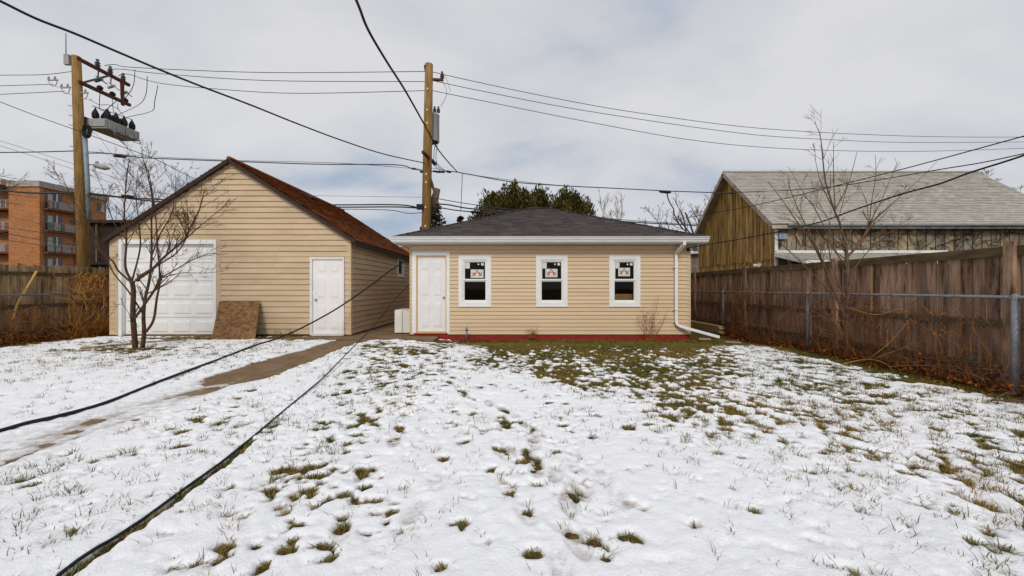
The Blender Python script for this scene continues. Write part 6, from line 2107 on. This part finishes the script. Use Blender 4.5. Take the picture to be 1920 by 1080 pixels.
def evergreen(px, py, Y, wpx, label, seed, extra=(), n=9000, zlow=2.0):
    top = P(px, py, Y)
    t = thing('evergreen_tree', (top.x, Y, 0), label, 'tree', 'evergreens behind the hip garage')
    rad = wpx / F * Y / 2
    tips = [(top.x, Y, top.z - 0.3, rad, 1.0)]
    for (ex, ey, ew, sh_) in extra:
        e = P(ex, ey, Y - 0.4)
        tips.append((e.x, Y - 0.4, e.z - 0.3, ew / F * Y / 2, sh_))
    rj = random.Random(seed * 3)
    for k in range(9):                      # ragged secondary leaders
        a = rj.uniform(0, 6.28)
        q_ = rad * rj.uniform(0.35, 0.95)
        tips.append((top.x + math.cos(a) * q_, Y + math.sin(a) * q_, top.z - 0.2 - q_ * rj.uniform(0.5, 1.5), rad * rj.uniform(0.22, 0.4), 0.10))
    V, Q, A = spray_crown(tips, int(n * 1.15), seed, zlow)
    me = np_mesh('crown', V - np.array([top.x, Y, 0]), Q, {'var': A}, smooth=False)
    me.materials.append(M['needles'])
    o = bpy.data.objects.new('crown', me); o.parent = t; COL.objects.link(o)
    mb = MB()
    for tp in tips:
        mb.tube([(tp[0] * 0.3 + top.x * 0.7, Y, 0), (tp[0], tp[1], tp[2] * 0.9)], 0.16, 0.03, sides=6)
    rnd = random.Random(seed)
    for i in range(26):
        z = rnd.uniform(2.0, top.z * 0.85)
        a = rnd.uniform(0, 6.28)
        L = rad * (1 - z / top.z) * 1.1 + 0.3
        mb.tube([(top.x, Y, z), (top.x + math.cos(a) * L, Y + math.sin(a) * L, z + L * 0.6)], 0.035, 0.01, sides=4)
    mb.build('trunk', M['bark'], t)


evergreen(965, 333, 29, 90, 'tallest dark evergreen with ragged spires behind the hip roof ridge', 111, extra=((945, 341, 40, 0.3), (983, 350, 36, 0.25)), n=9000)
evergreen(925, 358, 30, 95, 'broad dark evergreen nearest the transformer pole behind the hip roof', 112, extra=((912, 352, 44, 0.35), (938, 352, 40, 0.25), (900, 385, 40, 0.25)), n=8000)
evergreen(1012, 342, 31, 70, 'slender dark evergreen next to the tallest one', 113, extra=((1003, 350, 36, 0.25), (992, 362, 40, 0.3), (1024, 362, 34, 0.2)), n=7500)
evergreen(1058, 344, 30, 78, 'double-topped dark evergreen between slender and low ones', 114, extra=((1049, 352, 40, 0.35), (1036, 362, 40, 0.3)), n=7500)
evergreen(1081, 357, 30.5, 66, 'lowest dark evergreen beside the pale bare shrub', 115, extra=((1098, 366, 40, 0.35), (1108, 376, 34, 0.25)), n=6500)


def spruce(px, py, Y, wpx, label, seed, zlow, nb):
    top = P(px, py, Y)
    t = thing('spruce_tree', (top.x, Y, 0), label, 'tree')
    rnd = random.Random(seed)
    rad = wpx / F * Y / 2
    mb, fo = MB(), MB()
    mb.tube([(top.x, Y, 0), (top.x, Y, top.z)], 0.22, 0.02, sides=8)
    for i in range(nb):
        tz = rnd.random() ** 0.8
        z = zlow + (top.z - zlow) * tz
        a = rnd.uniform(0, 2 * math.pi)
        L = rad * (1 - tz) ** 0.8 * rnd.uniform(0.75, 1.1) + 0.15
        pts = []
        for k in range(6):
            s = k / 5
            pts.append(Vector((top.x + math.cos(a) * L * s, Y + math.sin(a) * L * s, z - L * 0.42 * math.sin(s * 2.1) + L * 0.22 * s * s)))
        mb.tube(pts, 0.03, 0.008, sides=3, cap=False)
        for k in range(34):
            s = rnd.uniform(0.12, 1.0)
            j = min(4, int(s * 5))
            c = pts[j].lerp(pts[j + 1], s * 5 - j)
            dr = Vector((rnd.gauss(0, 0.4) + math.cos(a) * 0.5, rnd.gauss(0, 0.4) + math.sin(a) * 0.5, -rnd.uniform(0.1, 0.9))).normalized()
            l_ = rnd.uniform(0.15, 0.42)
            w_ = dr.orthogonal().normalized() * l_ * 0.22
            fo.add([c, c + dr * l_ * 0.5 + w_, c + dr * l_, c + dr * l_ * 0.5 - w_], [(0, 1, 2, 3)], rnd.random() ** 2)
    mb.build('trunk', M['bark'], t)
    fo.build('crown', M['needles_dark'], t)


spruce(812, 366, 38, 96, 'dark spruce with drooping boughs directly behind the transformer pole', 121, 2.5, 210)
spruce(863, 401, 44, 30, 'small dark conifer tip rising over the hip roof edge', 122, 3.0, 110)


def far_tree(px, py, Y, label, seed, lean=0.0, material='bark_far', hgt=None, par=None, lvl=4, base_r=0.22, L0=0.30):
    top = P(px, py, Y)
    t = thing('bare_tree', (top.x, Y, 0), label, 'tree')
    rnd = random.Random(seed)
    H = top.z * 1.14
    pr = dict(segs=5, wobble=0.10, up=0.05, kids=(3, 5), ang=0.62, ratio=0.66, rr=0.62, taper=0.5, sides=5, minr=0.011)
    pr['from'] = 0.35
    if par:
        pr.update(par)
    tb, tw = MB(), MB()
    tp = Vector((top.x + lean, Y, H * 0.34))
    tb.tube([(top.x, Y, -0.1), (top.x + lean * 0.4, Y, H * 0.16), tp], base_r, base_r * 0.75, sides=8)
    for k in range(6):
        a = k * 2 * math.pi / 6 + rnd.uniform(-0.3, 0.3)
        d = Vector((math.cos(a) * 0.62, math.sin(a) * 0.62, 1.0))
        grow(tw, tp - Vector((0, 0, rnd.uniform(0, H * 0.06))), d, H * L0 * rnd.uniform(0.9, 1.15), base_r * 0.5, lvl - 1, rnd, pr)
    tb.build('trunk', M[material], t, smooth=True)
    tw.build('crown', M[material], t)


far_tree(1308, 352, 36, 'large leafless tree behind the barn gable end', 131, base_r=0.28, L0=0.40, lvl=5, par=dict(ratio=0.62, kids=(3, 4)))
far_tree(1130, 392, 33, 'pale leafless shrub tree beside the lowest evergreen', 132, material='bark_pale', base_r=0.10, L0=0.42, par=dict(ang=0.42, minr=0.010))
far_tree(1902, 285, 42, 'large reddish leafless tree beyond the far end of the barn', 133, material='bark_far', base_r=0.35, L0=0.36, lvl=5, par=dict(ratio=0.64, kids=(4, 5), minr=0.013))
far_tree(1270, 405, 40, 'smaller leafless tree low behind the hip roof end', 134, base_r=0.15, L0=0.42)
far_tree(-120, 250, 30, 'leafless tree whose twigs reach past the brick block parapet', 135, base_r=0.2, L0=0.34)
